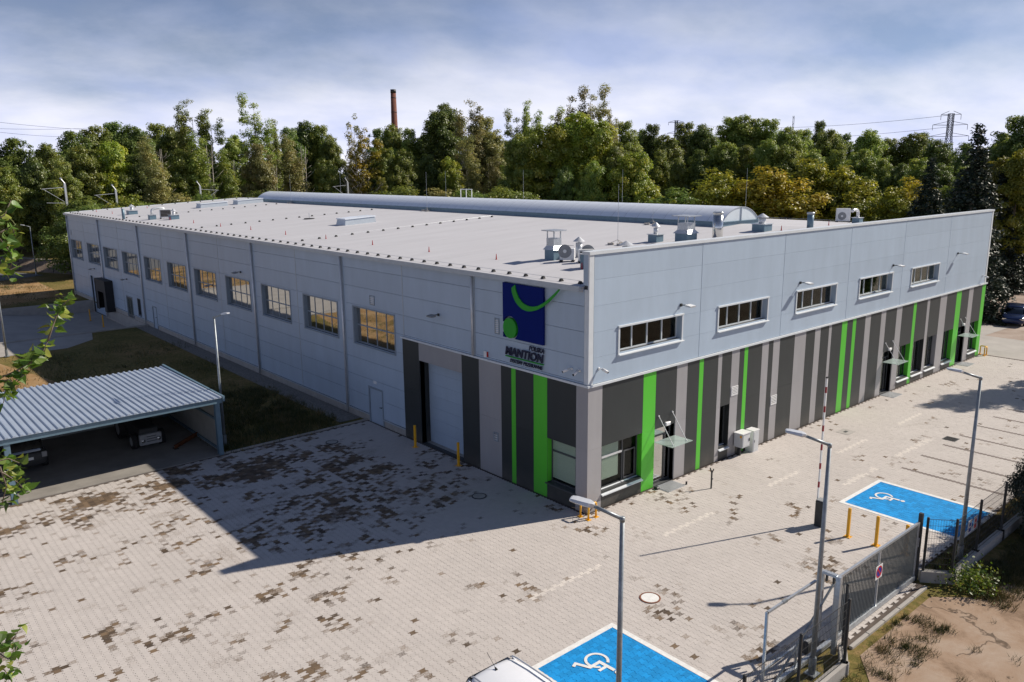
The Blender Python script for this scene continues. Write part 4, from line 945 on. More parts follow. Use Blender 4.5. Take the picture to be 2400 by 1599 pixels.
camera_fit((-.001,0.85,5.70), (-1,.5,0), 'white camera left of the pair on the shaded corner')
camera_fit((-.001,0.45,5.70), (-1,-.1,0), 'white camera right of the pair on the shaded corner')
camera_fit((0.55,-.001,5.75), (.45,-1,0), 'white camera on the sunny side of the near corner')
camera_fit((39.0,-.001,5.72), (.3,-1,0), 'white camera at the far right end of the facade')
t = thing('alarm_siren', 'white alarm box with red edge on the shaded wall above the flashing', 'alarm', (-.05,6.04,5.4))
MB().box(-.07,-.001,5.94,6.14,5.26,5.52).build('case', MT['white'], t); MB().box(-.075,-.001,5.90,5.938,5.28,5.50).build('edge', MT['red'], t)
t = thing('door_sign', 'small white sign above the side door in the shade', 'sign', (-.02,15.35,2.3))
MB().box(-.02,-.001,15.2,15.5,2.2,2.36).build('plate', MT['white'], t)
# electric cabinets by the facade
t = thing('electric_cabinet', 'grey electric cabinet on a leg by the striped wall', 'cabinet', (10.1,-.3,0))
MB().bbox(9.79,10.40,-.50,-.04,.46,1.11,.012).build('case', MT['cabinet'], t)
MB().box(9.75,10.44,-.54,-.03,1.112,1.15).build('lid', MT['white'], t)
MB().box(9.84,10.36,-.512,-.502,.52,1.06).build('door', MT['cabinet'], t)
MB().box(9.93,10.03,-.30,-.16,0,.46).build('leg', MT['dark'], t)
MB().box(10.29,10.33,-.54,-.513,.72,.86).build('handle', MT['dark'], t)
MB().box(9.778,9.789,-.46,-.36,.94,1.04).build('warning_label', MT['yellow'], t)
t = thing('utility_cabinet', 'tall white utility cabinet standing right of the grey one', 'cabinet', (11.0,-.25,0))
MB().bbox(10.76,11.22,-.46,-.04,.0,1.04,.012).build('case', MT['white'], t)
MB().box(10.74,11.24,-.48,-.03,1.042,1.075).build('lid', MT['white'], t)
MB().box(10.80,11.18,-.472,-.462,.06,.99).build('door', MT['cabinet'], t)
MB().box(10.83,10.86,-.49,-.473,.5,.62).build('handle', MT['plastic'], t)
for (x, y, w, d, lab) in ((4.62,-.42,1.15,.75,'grey doormat at the glass door nearest the corner'),(25.25,-.45,1.2,.8,'grey doormat at the middle glass door'),(36.3,-.45,1.2,.8,'grey doormat at the farthest glass door')):
    tm = thing('doormat', lab, 'doormat', (x,y,0), 'doormats at the facade doors')
    MB().box(x-w/2,x+w/2,y-d/2,y+d/2,.006,.028).build('frame', MT['galv'], tm)
    for k in range(9): MB().box(x-w/2+.04,x+w/2-.04,y-d/2+.03+k*(d-.06)/9,y-d/2+.03+k*(d-.06)/9+.05,.0285,.036).build('strip', MT['plastic'], tm)
# ------------------------------------------------------------------ things on the roof
def rz(x): return roof_z(x)
def roof_hit(px, py, dz=0.0):            # photo pixel -> point on the left roof slope / right slope
    for side in (0, 1):
        v = ray(px, py)
        # plane z = ZE + SLOPE*x  or  ZE + SLOPE*(XR-x)
        if side == 0: t = (ZE+dz+SLOPE*CAM[0]-CAM[2])/(v[2]-SLOPE*v[0])
        else: t = (ZE+dz+SLOPE*(XR-CAM[0])-CAM[2])/(v[2]+SLOPE*v[0])
        p = CAM+v*t
        if side == 0 and p[0] <= RIDGE: return p
    return p
def zp(i, a, b):
    o = {1:(0,400),2:(600,400),3:(1200,400),4:(1800,400)}[i]; return o[0]+a/3.92, o[1]+b/3.92
# lightning conductor lines with rubber holders
hm = MB(); hm.add([(-.075,-.075,0),(.075,-.075,0),(.075,.075,0),(-.075,.075,0),(-.045,-.045,.10),(.045,-.045,.10),(.045,.045,.10),(-.045,.045,.10)], [(3,2,1,0),(4,5,6,7),(0,1,5,4),(1,2,6,5),(2,3,7,6),(3,0,4,7)])
HM = hm.mesh('wire_holder', MT['black'])
def wire(pts, label):
    t = thing('lightning_wire', label, 'lightning wire', tuple(pts[0]), 'lightning wires on the roof')
    mb = MB(); mb.tube([(x,y,z+.115) for x,y,z in pts], .008, 5); mb.build('wire', MT['galv'], t)
    for p in pts:
        o = bpy.data.objects.new('wire_holder', HM); COL.objects.link(o); o.parent = t
        o.location = (p[0]-pts[0][0], p[1]-pts[0][1], p[2]-pts[0][2]+.002); o.rotation_euler = (0,0,rnd.uniform(-.2,.2))
wire([(0.35, y, rz(.35)) for y in np.arange(0.8, 78.9, 1.02)], 'lightning wire on black holders along the shaded eave')
wire([(x, 0.85, rz(x)) for x in np.arange(1.4, 39.3, 1.9)], 'lightning wire on black holders behind the front parapet')
wire([(XR-.35, y, rz(XR-.35)) for y in np.arange(2, 78.9, 1.9)], 'lightning wire on black holders along the far eave')
wire([(x, YB-.5, rz(x)) for x in np.arange(1.2, 39.3, 1.5)], 'lightning wire on black holders along the back edge of the roof')
for y, lab in ((25.5,'nearest of the wires crossing the left roof slope'),(42.2,'second of the wires crossing the left roof slope'),(61.5,'farthest of the wires crossing the left roof slope')):
    wire([(x, y, rz(x)) for x in np.arange(1.4, 17.6, 1.16)], lab)
# red marker pegs
for k, (i, a, b) in enumerate(((2,273,590),(2,643,628),(2,1071,684),(2,1590,748),(2,2208,818),(1,2305,545),(1,2027,515),(1,1780,483),(1,1563,455),(1,1195,405),(1,885,380),(1,1032,397),(1,1352,345),(3,642,905),(4,122,552),(4,557,505))):
    p = roof_hit(*zp(i,a,b)); mb = MB(); mb.cyl((p[0],p[1],p[2]),(p[0],p[1],p[2]+.03),.045,n=8).cyl((p[0],p[1],p[2]+.03),(p[0],p[1],p[2]+.27),.032,.014,n=8)
    single(mb, 'marker_peg', MT['red'], 'small red peg standing on the pale roof', 'peg', 'red pegs on the roof', False)
def curb(t, x, y, w, d, h, mat=MT['bluesteel'], cap=True):
    z = rz(x)-.05
    MB().box(x-w/2,x+w/2,y-d/2,y+d/2,z,z+h).build('curb', mat, t)
    if cap: MB().box(x-w/2-.05,x+w/2+.05,y-d/2-.05,y+d/2+.05,z+h,z+h+.035).build('cap', MT['wmetal'], t)
    return z+h
def hood_vent(x, y, w, label):           # square shaft with flat hood on a curb
    t = thing('roof_vent', label, 'roof vent', (x,y,rz(x)), 'hooded vents on the roof')
    z = rz(x)-.05
    MB().box(x-w*.62,x+w*.62,y-w*.62,y+w*.62,z,z+.50).build('curb', MT['bluesteel'], t)
    mb = MB(); a, b = w*.75, w*.5
    mb.add([(x-a,y-a,z+.50),(x+a,y-a,z+.50),(x+a,y+a,z+.50),(x-a,y+a,z+.50),(x-b,y-b,z+.68),(x+b,y-b,z+.68),(x+b,y+b,z+.68),(x-b,y+b,z+.68)], [(3,2,1,0),(4,5,6,7),(0,1,5,4),(1,2,6,5),(2,3,7,6),(3,0,4,7)])
    mb.build('collar', MT['wmetal'], t)
    MB().box(x-b,x+b,y-b,y+b,z+.68,z+1.02).build('shaft', MT['galv'], t)
    for sx in (-1,1):
        for sy in (-1,1): MB().box(x+sx*(b-.03)-.02,x+sx*(b-.03)+.02,y+sy*(b-.03)-.02,y+sy*(b-.03)+.02,z+1.02,z+1.34).build('post', MT['galv'], t)
    MB().box(x-w*.85,x+w*.85,y-w*.85,y+w*.85,z+1.34,z+1.385).build('hood', MT['galv'], t)
def cone_vent(x, y, h, r, label, curbw=0):
    t = thing('cowl_vent', label, 'roof vent', (x,y,rz(x)), 'round vents on the roof'); z = rz(x)-.03
    if curbw: z = curb(t, x, y, curbw, curbw, .42)
    MB().cyl((x,y,z),(x,y,z+h),r,n=16).build('pipe', MT['wmetal'], t, True)
    MB().cyl((x,y,z+h+.06),(x,y,z+h+.26),r*1.9,.03,n=18).cyl((x,y,z+h),(x,y,z+h+.06),.03,n=6).build('cowl', MT['wmetal'], t)
def ac_unit(x, y, z, rot, label, w=.66, d=.30, h=.60):
    t = thing('air_conditioner', label, 'air conditioner', (x,y,z), 'white air conditioners on the roof', rot)
    mk = lambda mb, n, m, **k: mb.build(n, m, t, **k)
    mk(MB().box(-w/2,-w/2+.12,-d/2-.1,d/2+.1,0,.09), 'foot', MT['black']); mk(MB().box(w/2-.12,w/2,-d/2-.1,d/2+.1,0,.09), 'foot', MT['black'])
    mk(MB().bbox(-w/2,w/2,-d/2,d/2,.09,h,.02), 'case', MT['white'])
    mk(MB().box(-w/2+.06,w/2-.06,d/2+.002,d/2+.006,.16,h-.08), 'coil', MT['brown'])
    for k in range(5): mk(MB().box(-w/2+.06,w/2-.06,d/2+.006,d/2+.014,.18+k*.13,.20+k*.13), 'slat', MT['plastic'])
    mk(MB().cyl((-.1,-d/2-.012,.48),(-.1,-d/2-.001,.48),.30,n=24), 'fan_grille', MT['plastic'])
    mk(MB().cyl((-.1,-d/2-.03,.48),(-.1,-d/2-.013,.48),.08,n=12), 'fan_hub', MT['white'])
    return t
def duct_bend(x, y, label, dx=.5):       # swan-neck cable duct on a curb
    t = thing('cable_duct', label, 'duct', (x,y,rz(x)), 'swan neck ducts on the roof'); z = curb(t, x, y, .55, .55, .45)
    pts = [(x,y,z)]+[(x-.28*0+ -dx*.45*(1-math.cos(a)), y, z+.35+.26*math.sin(a)) for a in np.linspace(0, math.pi*.8, 9)]
    MB().tube(pts, .11, 12).build('pipe', MT['wmetal'], t, True)
p = roof_hit(*zp(3,385,815)); hood_vent(p[0], p[1], .48, 'hooded square vent left of the air conditioners at the near corner')
p = roof_hit(*zp(3,1600,650)); hood_vent(p[0]-.3, p[1]-.2, .62, 'large hooded square vent beside the shiny flue')
p = roof_hit(*zp(3,530,850)); ac_unit(p[0]+.3, p[1]+.45, rz(p[0])+.0, R(-50), 'white air conditioner with brown coil at the near corner')
ac_unit(p[0]+.55, p[1]-.45, rz(p[0]), R(140), 'white air conditioner with round fan half behind the parapet end')
cone_vent(p[0]+1.5, p[1]+.9, .7, .15, 'round vent with cone cowl behind the near air conditioners')
p = roof_hit(*zp(3,650,900)); tb = thing('duct_curb', 'blue grey square duct curb beside the parapet end', 'duct', tuple(p)); curb(tb, p[0]+.25, p[1]-.1, .5, .5, .62)
p = roof_hit(*zp(3,1050,712)); cone_vent(p[0], p[1], .12, .2, 'low round vent with cone cowl under a lightning rod')
p = roof_hit(*zp(3,1310,660)); cone_vent(p[0]+.2, p[1]+.1, .35, .12, 'small round vent on a square curb left of the large hooded vent', .55)
p = roof_hit(*zp(3,2295,555)); cone_vent(p[0], p[1], .30, .18, 'round vent on a square curb in front of the skylight end', .75)
p = roof_hit(*zp(3,1885,640)); t = thing('steel_flue', 'shiny stainless steel flue pipe in front of the skylight', 'flue', (p[0],p[1],rz(p[0])-.05))
z = rz(p[0])-.05
MB().cyl((p[0],p[1],z),(p[0],p[1],z+1.30),.26,n=24).build('pipe', MT['steel'], t, True)
MB().cyl((p[0],p[1],z+1.301),(p[0],p[1],z+1.38),.23,n=24).cyl((p[0],p[1],z+1.381),(p[0],p[1],z+1.46),.265,n=24).build('rim', MT['steel'], t, True)
p = roof_hit(*zp(4,685,475)); ac_unit(p[0], p[1], rz(p[0]), R(-55), 'white air conditioner near the far end of the front parapet', 1.0, .42, 1.05)
p = roof_hit(*zp(4,820,485)); duct_bend(p[0], p[1], 'silver swan neck duct beside the far air conditioner', 1.1)
p = roof_hit(*zp(4,385,530)); t = thing('vent_stack', 'slim dark vent stack behind the front parapet', 'vent pipe', (p[0],p[1],rz(p[0])))
MB().cyl((p[0],p[1],rz(p[0])-.05),(p[0],p[1],rz(p[0])+.75),.17,n=14).build('pipe', MT['bluesteel'], t, True); MB().cyl((p[0],p[1],rz(p[0])+.751),(p[0],p[1],rz(p[0])+.85),.2,n=14).build('collar', MT['galv'], t, True)
def hatch(i, a, b, w, d, lab):
    p = roof_hit(*zp(i,a,b)); t = thing('roof_hatch', lab, 'roof hatch', (p[0],p[1],rz(p[0])), 'low rooflights on the left roof slope')
    x, y = p[0], p[1]; z0 = rz(x)-.02; z1 = rz(x+w)
    mb = MB(); mb.add([(x,y,z0),(x+w,y,z1-.02),(x+w,y-d,z1-.02),(x,y-d,z0),(x+.08,y-.08,z0+.42),(x+w-.08,y-.08,z1+.40),(x+w-.08,y-d+.08,z1+.40),(x+.08,y-d+.08,z0+.42)], [(0,1,2,3),(7,6,5,4),(4,5,1,0),(5,6,2,1),(6,7,3,2),(7,4,0,3)])
    mb.build('curb', MT['gutter'], t)
    mb = MB(); e = .02; mb.add([(x+e,y-e,z0+.425),(x+w-e,y-e,z1+.405),(x+w-e,y-d+e,z1+.405),(x+e,y-d+e,z0+.425),(x+e,y-e,z0+.50),(x+w-e,y-e,z1+.48),(x+w-e,y-d+e,z1+.48),(x+e,y-d+e,z0+.50)], [(3,2,1,0),(4,5,6,7),(0,1,5,4),(1,2,6,5),(2,3,7,6),(3,0,4,7)])
    mb.build('lid', MT['opal'], t)
hatch(2,735,498,2.6,1.35,'low rooflight nearest to the camera on the left slope'); hatch(1,1800,342,3.0,1.4,'low rooflight at the far end left of the skylight'); hatch(1,2138,310,3.0,1.4,'low rooflight at the far end close to the skylight')
# equipment near the back left corner of the roof
p = roof_hit(*zp(1,1525,440)); ac_unit(p[0], p[1], rz(p[0]), R(165), 'white air conditioner with dark coil at the far left of the roof', 1.0, .4, .85)
p = roof_hit(*zp(1,1400,450)); duct_bend(p[0], p[1], 'swan neck duct left of the far left air conditioner', -1.4)
p = roof_hit(*zp(1,1600,447)); cone_vent(p[0], p[1], .3, .12, 'round vent on a curb right of the far left air conditioner', .7)
p = roof_hit(*zp(1,1215,402)); cone_vent(p[0], p[1], .35, .16, 'round vent on a curb near the back left roof corner', .85)
p = roof_hit(*zp(1,1137,447)); t = thing('vent_stack', 'slim vent stack near the shaded eave at the back', 'vent pipe', (p[0],p[1],rz(p[0]))); MB().cyl((p[0],p[1],rz(p[0])-.05),(p[0],p[1],rz(p[0])+.95),.13,n=12).build('pipe', MT['bluesteel'], t, True)
p = roof_hit(*zp(2,490,445)); t = thing('roof_anchor', 'flat anchor plate beside the second crossing wire', 'anchor', tuple(p)); MB().cyl((p[0],p[1],p[2]),(p[0],p[1],p[2]+.06),.42,n=20).build('plate', MT['black'], t); MB().cyl((p[0],p[1],p[2]+.06),(p[0],p[1],p[2]+.5),.02,n=6).build('post', MT['galv'], t)
# lightning rods
def rod(x, y, h, lab):
    t = thing('lightning_rod', lab, 'lightning rod', (x,y,rz(x)), 'lightning rods on the roof'); z = rz(x)
    MB().cyl((x,y,z+.10),(x,y,z+h),.011,.007,n=6).build('rod', MT['galv'], t)
    for a in (0, 2.09, 4.19): MB().cyl((x+.35*math.cos(a),y+.35*math.sin(a),z),(x+.35*math.cos(a),y+.35*math.sin(a),z+.09),.17,n=12).bar((x,y,z+.25),(x+.35*math.cos(a),y+.35*math.sin(a),z+.09),.02).build('foot', MT['concrete'], t)
p = roof_hit(*zp(2,1572,372)); rod(p[0], p[1], 3.2, 'tall lightning rod in front of the middle of the skylight')
p = roof_hit(*zp(2,325,300)); rod(p[0], p[1], 3.0, 'tall lightning rod in front of the far end of the skylight')
p = roof_hit(*zp(3,1322,492)); rod(p[0]-.3, p[1], 1.0, 'short lightning rod near the front end of the skylight')
p = roof_hit(*zp(3,1047,700)); rod(p[0]+.4, p[1]+.9, 3.0, 'tall lightning rod behind the front parapet')
for y, lab in ((9.5,'first lightning rod beyond the skylight'),(20,'second lightning rod beyond the skylight'),(31,'third lightning rod beyond the skylight'),(42,'fourth lightning rod beyond the skylight'),(62,'farthest lightning rod beyond the skylight')):
    rod(24.5, y, 3.4, lab)
# railing of a roof access frame beyond the skylight
t = thing('access_frame', 'white access rail just visible over the top of the skylight', 'railing', (23.6,38,rz(23.6)))
for yy in (36.9,37.7,38.5): MB().bar((23.6,yy,rz(23.6)),(23.6,yy,11.45),.05).build('post', MT['white'], t)
MB().bar((23.6,36.85,11.45),(23.6,38.55,11.45),.05).build('rail', MT['white'], t)

# ------------------------------------------------------------------ street lamps
def lamp(base, head_dir, lab, h=6.4, arm=.62):
    x, y = base; t = thing('street_lamp', lab, 'street lamp', (x,y,0), 'grey street lamps'); d = Vector((head_dir[0],head_dir[1],0)).normalized()
    MB().cyl((x,y,0),(x,y,h),.072,.046,n=12).build('pole', MT['pole'], t, True)
    MB().cyl((x,y,0),(x,y,.5),.095,n=12).box(x-.16,x+.16,y-.16,y+.16,0,.03).build('base', MT['pole'], t)
    a = Vector((x,y,h-.02)); b = a+d*arm+Vector((0,0,.20)); MB().cyl(a,b,.042,.036,n=10).cyl(a-Vector((0,0,.06)),a+Vector((0,0,.04)),.055,n=10).build('arm', MT['pole'], t, True)
    s = Vector((-d.y,d.x,0)); up = Vector((0,0,1)); dd = (d*.97+up*.2).normalized(); nn = s.cross(dd); nn = nn if nn.z > 0 else -nn
    L_, w_ = .50, .15; rings = []
    for f, ww, ht in ((0,.05,.05),(.08,.08,.06),(.22,.125,.065),(.75,.130,.05),(.95,.11,.035),(1.0,.08,.02)):
        c = b+dd*(f*L_-.05)
        rings.append([c+s*(-ww), c+s*(-ww*.8)+nn*ht, c+s*(ww*.8)+nn*ht, c+s*ww, c+s*(ww*.85)-nn*.025, c-s*(ww*.85)-nn*.025])
    hd = MB().loft(rings).build('lamp_head', MT['wmetal'], t)
    c0, c1 = b+dd*.08, b+dd*.38
    MB().add([c0+s*.08-nn*.029, c1+s*.09-nn*.029, c1-s*.09-nn*.029, c0-s*.08-nn*.029], [(0,1,2,3)]).build('lens', MT['opalend'], hd)
lamp((-9.85,-10.31), (-.42,.74), 'street lamp in front of everything, beside the near blue bay')
lamp((-2.80,-10.91), (-.6,.9), 'street lamp behind the fence left of the sliding gate')
lamp((6.85,-11.0), (-.75,.8), 'street lamp at the fence corner by the far blue bay')
lamp((-7.3,17.6), (.3,-.95), 'street lamp behind the corner of the open shed')
lamp((0.3,101.0), (-.9,.2), 'far street lamp by the asphalt lot at the left')
lamp((-11.7,47.7), (-.6,.8), 'street lamp at the left edge between lawn and side yard')

# ------------------------------------------------------------------ bollards, guards, barrier
def bollard(x, y, lab, z=0.0, h=1.12):
    t = thing('bollard', lab, 'bollard', (x,y,z), 'yellow bollards')
    MB().bbox(x-.05,x+.05,y-.05,y+.05,z+.03,z+h,.012).build('post', MT['yellow'], t)
    MB().box(x-.12,x+.12,y-.12,y+.12,z+.012,z+.032).build('base_plate', MT['yellow'], t)
    for sx in (-1,1):
        for sy in (-1,1): MB().cyl((x+sx*.085,y+sy*.085,z+.032),(x+sx*.085,y+sy*.085,z+.05),.016,n=6).build('bolt', MT['galv'], t)
bollard(5.61,-7.67,'yellow bollard nearest to the barrier, first of three'); bollard(5.69,-8.66,'middle one of the three yellow bollards by the gate'); bollard(5.75,-9.65,'yellow bollard seen through the sliding gate')
bollard(-.57,10.92,'yellow bollard at the left side of the roller gate'); bollard(-.52,7.53,'yellow bollard at the right side of the roller gate')
bollard(-1.75,66.0,'yellow bollard left of the dock shelter far back',-1.1,1.15); bollard(-1.7,61.5,'yellow bollard right of the dock shelter far back',-1.1,1.15)
def guard(x, y, sx, lab):
    t = thing('corner_guard', lab, 'guard rail', (x,y,0), 'yellow corner guards'); h = .62; w = .42
    f = lambda a, b: (x+sx*a, y+b)
    for nm, (a, b) in (('post',(0,w)),('post',(0,0)),('post',(w,0))):
        q = f(a,b); MB().cyl((q[0],q[1],.03),(q[0],q[1],h-.06),.04,n=12).build('post', MT['yellow'], t, True)
        MB().box(q[0]-.09,q[0]+.09,q[1]-.09,q[1]+.09,.012,.03).build('base_plate', MT['yellow'], t)
    q0, q1, q2 = f(0,w), f(0,0), f(w,0)
    pts = [(q0[0],q0[1],h-.06),(q0[0],q0[1]-.015,h-.02),(q0[0],q0[1]-.06,h)]+[(q1[0],q1[1]+.06,h),(q1[0]+sx*.02,q1[1]+.02,h),(q1[0]+sx*.06,q1[1],h)]+[(q2[0]-sx*.06,q2[1],h),(q2[0]-sx*.015,q2[1],h-.02),(q2[0],q2[1],h-.06)]
    MB().tube(pts, .04, 12).build('rail', MT['yellow'], t, True)
guard(-.33,-.40,1,'yellow bent pipe guard round the near building corner'); guard(40.25,-.42,-1,'yellow bent pipe guard at the far right building corner')
t = thing('barrier', 'parking barrier with its red and white boom raised upright', 'barrier', (5.75,-6.5,0))
MB().bbox(5.58,5.92,-6.68,-6.36,.015,1.02,.03).build('cabinet', MT['dark'], t); MB().box(5.60,5.90,-6.66,-6.38,1.022,1.05).build('lid', MT['plastic'], t)
bm = MB().box(5.80,5.88,-6.345,-6.30,.80,5.65).build('boom', MT['white'], t)
for k in range(6): MB().box(5.795,5.855,-6.350,-6.296,1.45+k*.73,1.68+k*.73).build('red_band', MT['boomred'], bm)
MB().box(5.795,5.885,-6.35,-6.295,5.652,5.70).build('end_cap', MT['black'], bm)
t = thing('boom_rest', 'dark forked post standing on the paving to catch the boom', 'post', (5.71,-1.71,0))
MB().box(5.685,5.735,-1.735,-1.685,.012,.72).build('post', MT['dark'], t); MB().bar((5.71,-1.71,.70),(5.71,-1.80,.90),.04).bar((5.71,-1.71,.70),(5.71,-1.62,.90),.04).build('fork', MT['dark'], t)
MB().cyl((5.70,-1.71,.42),(5.80,-1.71,.42),.03,n=8).build('latch', MT['dark'], t)
t = thing('door_stop', 'small dark rounded stop beside the first door mat', 'door stop', (3.98,-.22,0)); MB().bbox(3.88,4.1,-.32,-.12,.01,.12,.04).build('body', MT['dark'], t)
t = thing('boundary_peg', 'tiny black peg beside the first door mat', 'peg', (5.3,-.75,0)); MB().cyl((5.3,-.75,0),(5.3,-.75,.14),.04,n=8).build('body', MT['black'], t)

# ------------------------------------------------------------------ gate and fences
t = thing('sliding_gate', 'grey cantilever sliding gate of thin upright bars', 'gate', (1.45,-10.6,0))
GX0, GX1, GY = -1.22, 4.13, -10.6
part(MB().box(GX0,GX1,GY-.035,GY+.035,1.99,2.06), 'top_rail', MT['galv'], t)
part(MB().box(GX0-2.9,GX1,GY-.055,GY+.055,.06,.20), 'bottom_beam', MT['galv'], t)
for xx in (GX0+.03, 1.43, GX1-.03): part(MB().box(xx-.03,xx+.03,GY-.03,GY+.03,.201,1.989), 'stile', MT['galv'], t)
nb = 56
for k in range(nb):
    xx = GX0+.11+(GX1-GX0-.22)*k/(nb-1)
    if abs(xx-1.43) < .045: continue
    part(MB().box(xx-.0125,xx+.0125,GY-.0125,GY+.0125,.2,1.99), 'bar', MT['gatebar'], t)
mb = MB(); mb.bar((GX0,GY,2.0),(GX0-2.85,GY,.2),.05).bar((GX0-.9,GY,1.40),(GX0-.9,GY,.2),.05).bar((GX0-1.9,GY,.75),(GX0-1.9,GY,.2),.05); part(mb, 'tail_frame', MT['pole'], t)
sg = thing('no_stopping_sign', 'round blue and red no stopping sign on the gate', 'sign', (1.37,-10.65,1.35))
MB().box(1.16,1.58,-10.66,-10.65,1.13,1.56).build('plate', MT['white'], sg)
def disc(cx, cz, y, r0, r1, n=28):
    mb = MB()
    for i in range(n):
        a, b = 6.28319*i/n, 6.28319*(i+1)/n
        mb.add([(cx+r0*math.cos(a),y,cz+r0*math.sin(a)),(cx+r1*math.cos(a),y,cz+r1*math.sin(a)),(cx+r1*math.cos(b),y,cz+r1*math.sin(b)),(cx+r0*math.cos(b),y,cz+r0*math.sin(b))], [(0,1,2,3)])
    return mb
signblue = pbr('sign_blue', (0.01,0.03,0.30), .4); signred = pbr('sign_red', (0.50,0.01,0.02), .4)
disc(1.37,1.35,-10.662,0,.15).build('blue_disc', signblue, sg); disc(1.37,1.35,-10.664,.145,.19).build('red_ring', signred, sg)
MB().bar((1.27,-10.664,1.46),(1.47,-10.664,1.24),.055,.002,up=(0,1,0)).build('red_bar', signred, sg)
t = thing('gate_portal', 'galvanised guide frame at the left end of the sliding gate', 'gate post', (-1.6,-10.6,0))
for yy in (-10.85,-10.35):
    MB().box(-1.60,-1.48,yy-.06,yy+.06,0,2.32).build('post', MT['galv'], t)
MB().box(-1.60,-1.48,-10.79,-10.41,2.26,2.34).build('cross_bar', MT['galv'], t)
MB().box(-1.58,-1.50,-10.72,-10.68,2.06,2.259).box(-1.58,-1.50,-10.52,-10.48,2.06,2.259).build('guide_roller', MT['dark'], t)
t = thing('gate_motor', 'low dark gate motor box behind the fence', 'gate motor', (-2.0,-10.3,0)); MB().bbox(-2.15,-1.85,-10.42,-10.15,0.01,.38,.03).build('case', MT['dark'], t); MB().box(-2.13,-1.87,-10.40,-10.17,.381,.40).build('lid', MT['plastic'], t)
t = thing('guard_frame', 'light tubular safety frame beside the run of the gate', 'railing', (-3.0,-10.45,0))
MB().bar((-1.65,-10.25,2.0),(-4.1,-10.25,2.0),.06).build('top_rail', MT['galv'], t); MB().bar((-4.1,-10.25,2.03),(-4.1,-10.25,.0),.06).build('post', MT['galv'], t)
MB().bar((-3.35,-10.25,2.0),(-3.15,-10.25,2.0),.075).build('joint', MT['pole'], t); MB().bar((-4.07,-10.25,.35),(-1.65,-10.25,.35),.05).build('low_rail', MT['galv'], t)
t = thing('gate_stop_post', 'dark tall catch post at the right end of the gate', 'gate post', (4.25,-10.6,0)); MB().box(4.2,4.31,-10.66,-10.54,0,2.32).build('post', MT['dark'], t); MB().box(4.14,4.2,-10.64,-10.56,1.2,1.5).build('catch', MT['galv'], t)
def mesh_fence(pts, label, plinth=True, h=1.75, z0=.36, wires=True, fine=.075):
    t = thing('mesh_fence', label, 'fence', (pts[0][0],pts[0][1],0))
    for x, y in pts: MB().bbox(x-.035,x+.035,y-.035,y+.035,0.0,z0+h+.06,.008).build('post', MT['dark'], t)
    for (xa, ya), (xb, yb) in zip(pts[:-1], pts[1:]):
        mb = MB(); l = math.hypot(xb-xa, yb-ya); ux, uy = (xb-xa)/l, (yb-ya)/l
        n = max(2, int(l/fine))
        for k in range(1, n):
            px_, py_ = xa+ux*l*k/n, ya+uy*l*k/n; mb.bar((px_,py_,z0),(px_,py_,z0+h),.005)
        m_ = int(h/.2)
        for k in range(m_+1):
            zz = z0+h*k/m_; mb.bar((xa,ya,zz),(xb,yb,zz),.007 if k not in (0, m_) else .012)
        mb.build('mesh_panel', MT['dark'], t)
        if plinth:
            nx, ny = -uy*.1, ux*.1; e = .09
            a = (xa-ux*e,ya-uy*e); b = (xb+ux*e,yb+uy*e); q = MB()
            q.add([(a[0]-nx,a[1]-ny,-.2),(b[0]-nx,b[1]-ny,-.2),(b[0]+nx,b[1]+ny,-.2),(a[0]+nx,a[1]+ny,-.2),(a[0]-nx,a[1]-ny,z0-.03),(b[0]-nx,b[1]-ny,z0-.03),(b[0]+nx,b[1]+ny,z0-.03),(a[0]+nx,a[1]+ny,z0-.03)],[(3,2,1,0),(4,5,6,7),(0,1,5,4),(1,2,6,5),(2,3,7,6),(3,0,4,7)])
            q.build('plinth', MT['concrete'], t)
mesh_fence([(-1.45,-11.05),(-2.15,-11.45),(-4.55,-11.45),(-6.95,-11.45),(-9.4,-11.45),(-11.8,-11.45)], 'dark wire mesh fence on a concrete base left of the gate')
mesh_fence([(4.45,-10.75),(5.0,-11.42),(7.2,-11.36),(9.55,-11.36),(12.0,-11.36),(14.5,-11.36),(17,-11.36),(19.5,-11.36),(22,-11.36)], 'dark wire mesh fence on a concrete base right of the gate')
mesh_fence([(-12,131),(-6.5,122),(-1.7,112.3),(-.2,109),(1.2,105.6),(2.6,102.2),(4.0,98.9),(5.4,95.6)], 'dark wire fence along the foot of the earth bank far left', False, 1.5, .1, fine=.35)
mesh_fence([(0.2,133),(2.6,128),(5,123),(7.4,118),(9.8,113),(12.2,108)], 'thin wire fence on the dry grass behind the bank', False, 1.4, 1.25, fine=.6)
for (x, y, lab, col) in ((6.55,-11.30,'small white info sign with blue marks on the fence',signblue),(7.02,-11.30,'small red and white warning sign on the fence',signred)):
    t = thing('fence_sign', lab, 'sign', (x,y,1.3), 'small signs on the fence'); MB().box(x-.16,x+.16,y+.0,y+.01,1.15,1.62).build('plate', MT['white'], t)
    MB().box(x-.10,x+.10,y-.004,y-.001,1.2,1.34).build('mark', col, t); MB().box(x-.08,x+.09,y-.004,y-.001,1.40,1.52).build('mark', col, t)
# kerb stones outside the gate
for k in range(5): single(MB().bbox(-.9+k*1.0,.08+k*1.0,-11.08,-10.97,-.1,.035,.01), 'kerb_stone', MT['concrete'], ['kerb stone at the left end under the gate','second kerb stone under the gate from the left','middle kerb stone under the gate','fourth kerb stone under the gate from the left','kerb stone at the right end under the gate'][k], 'kerb', 'kerb stones under the gate')
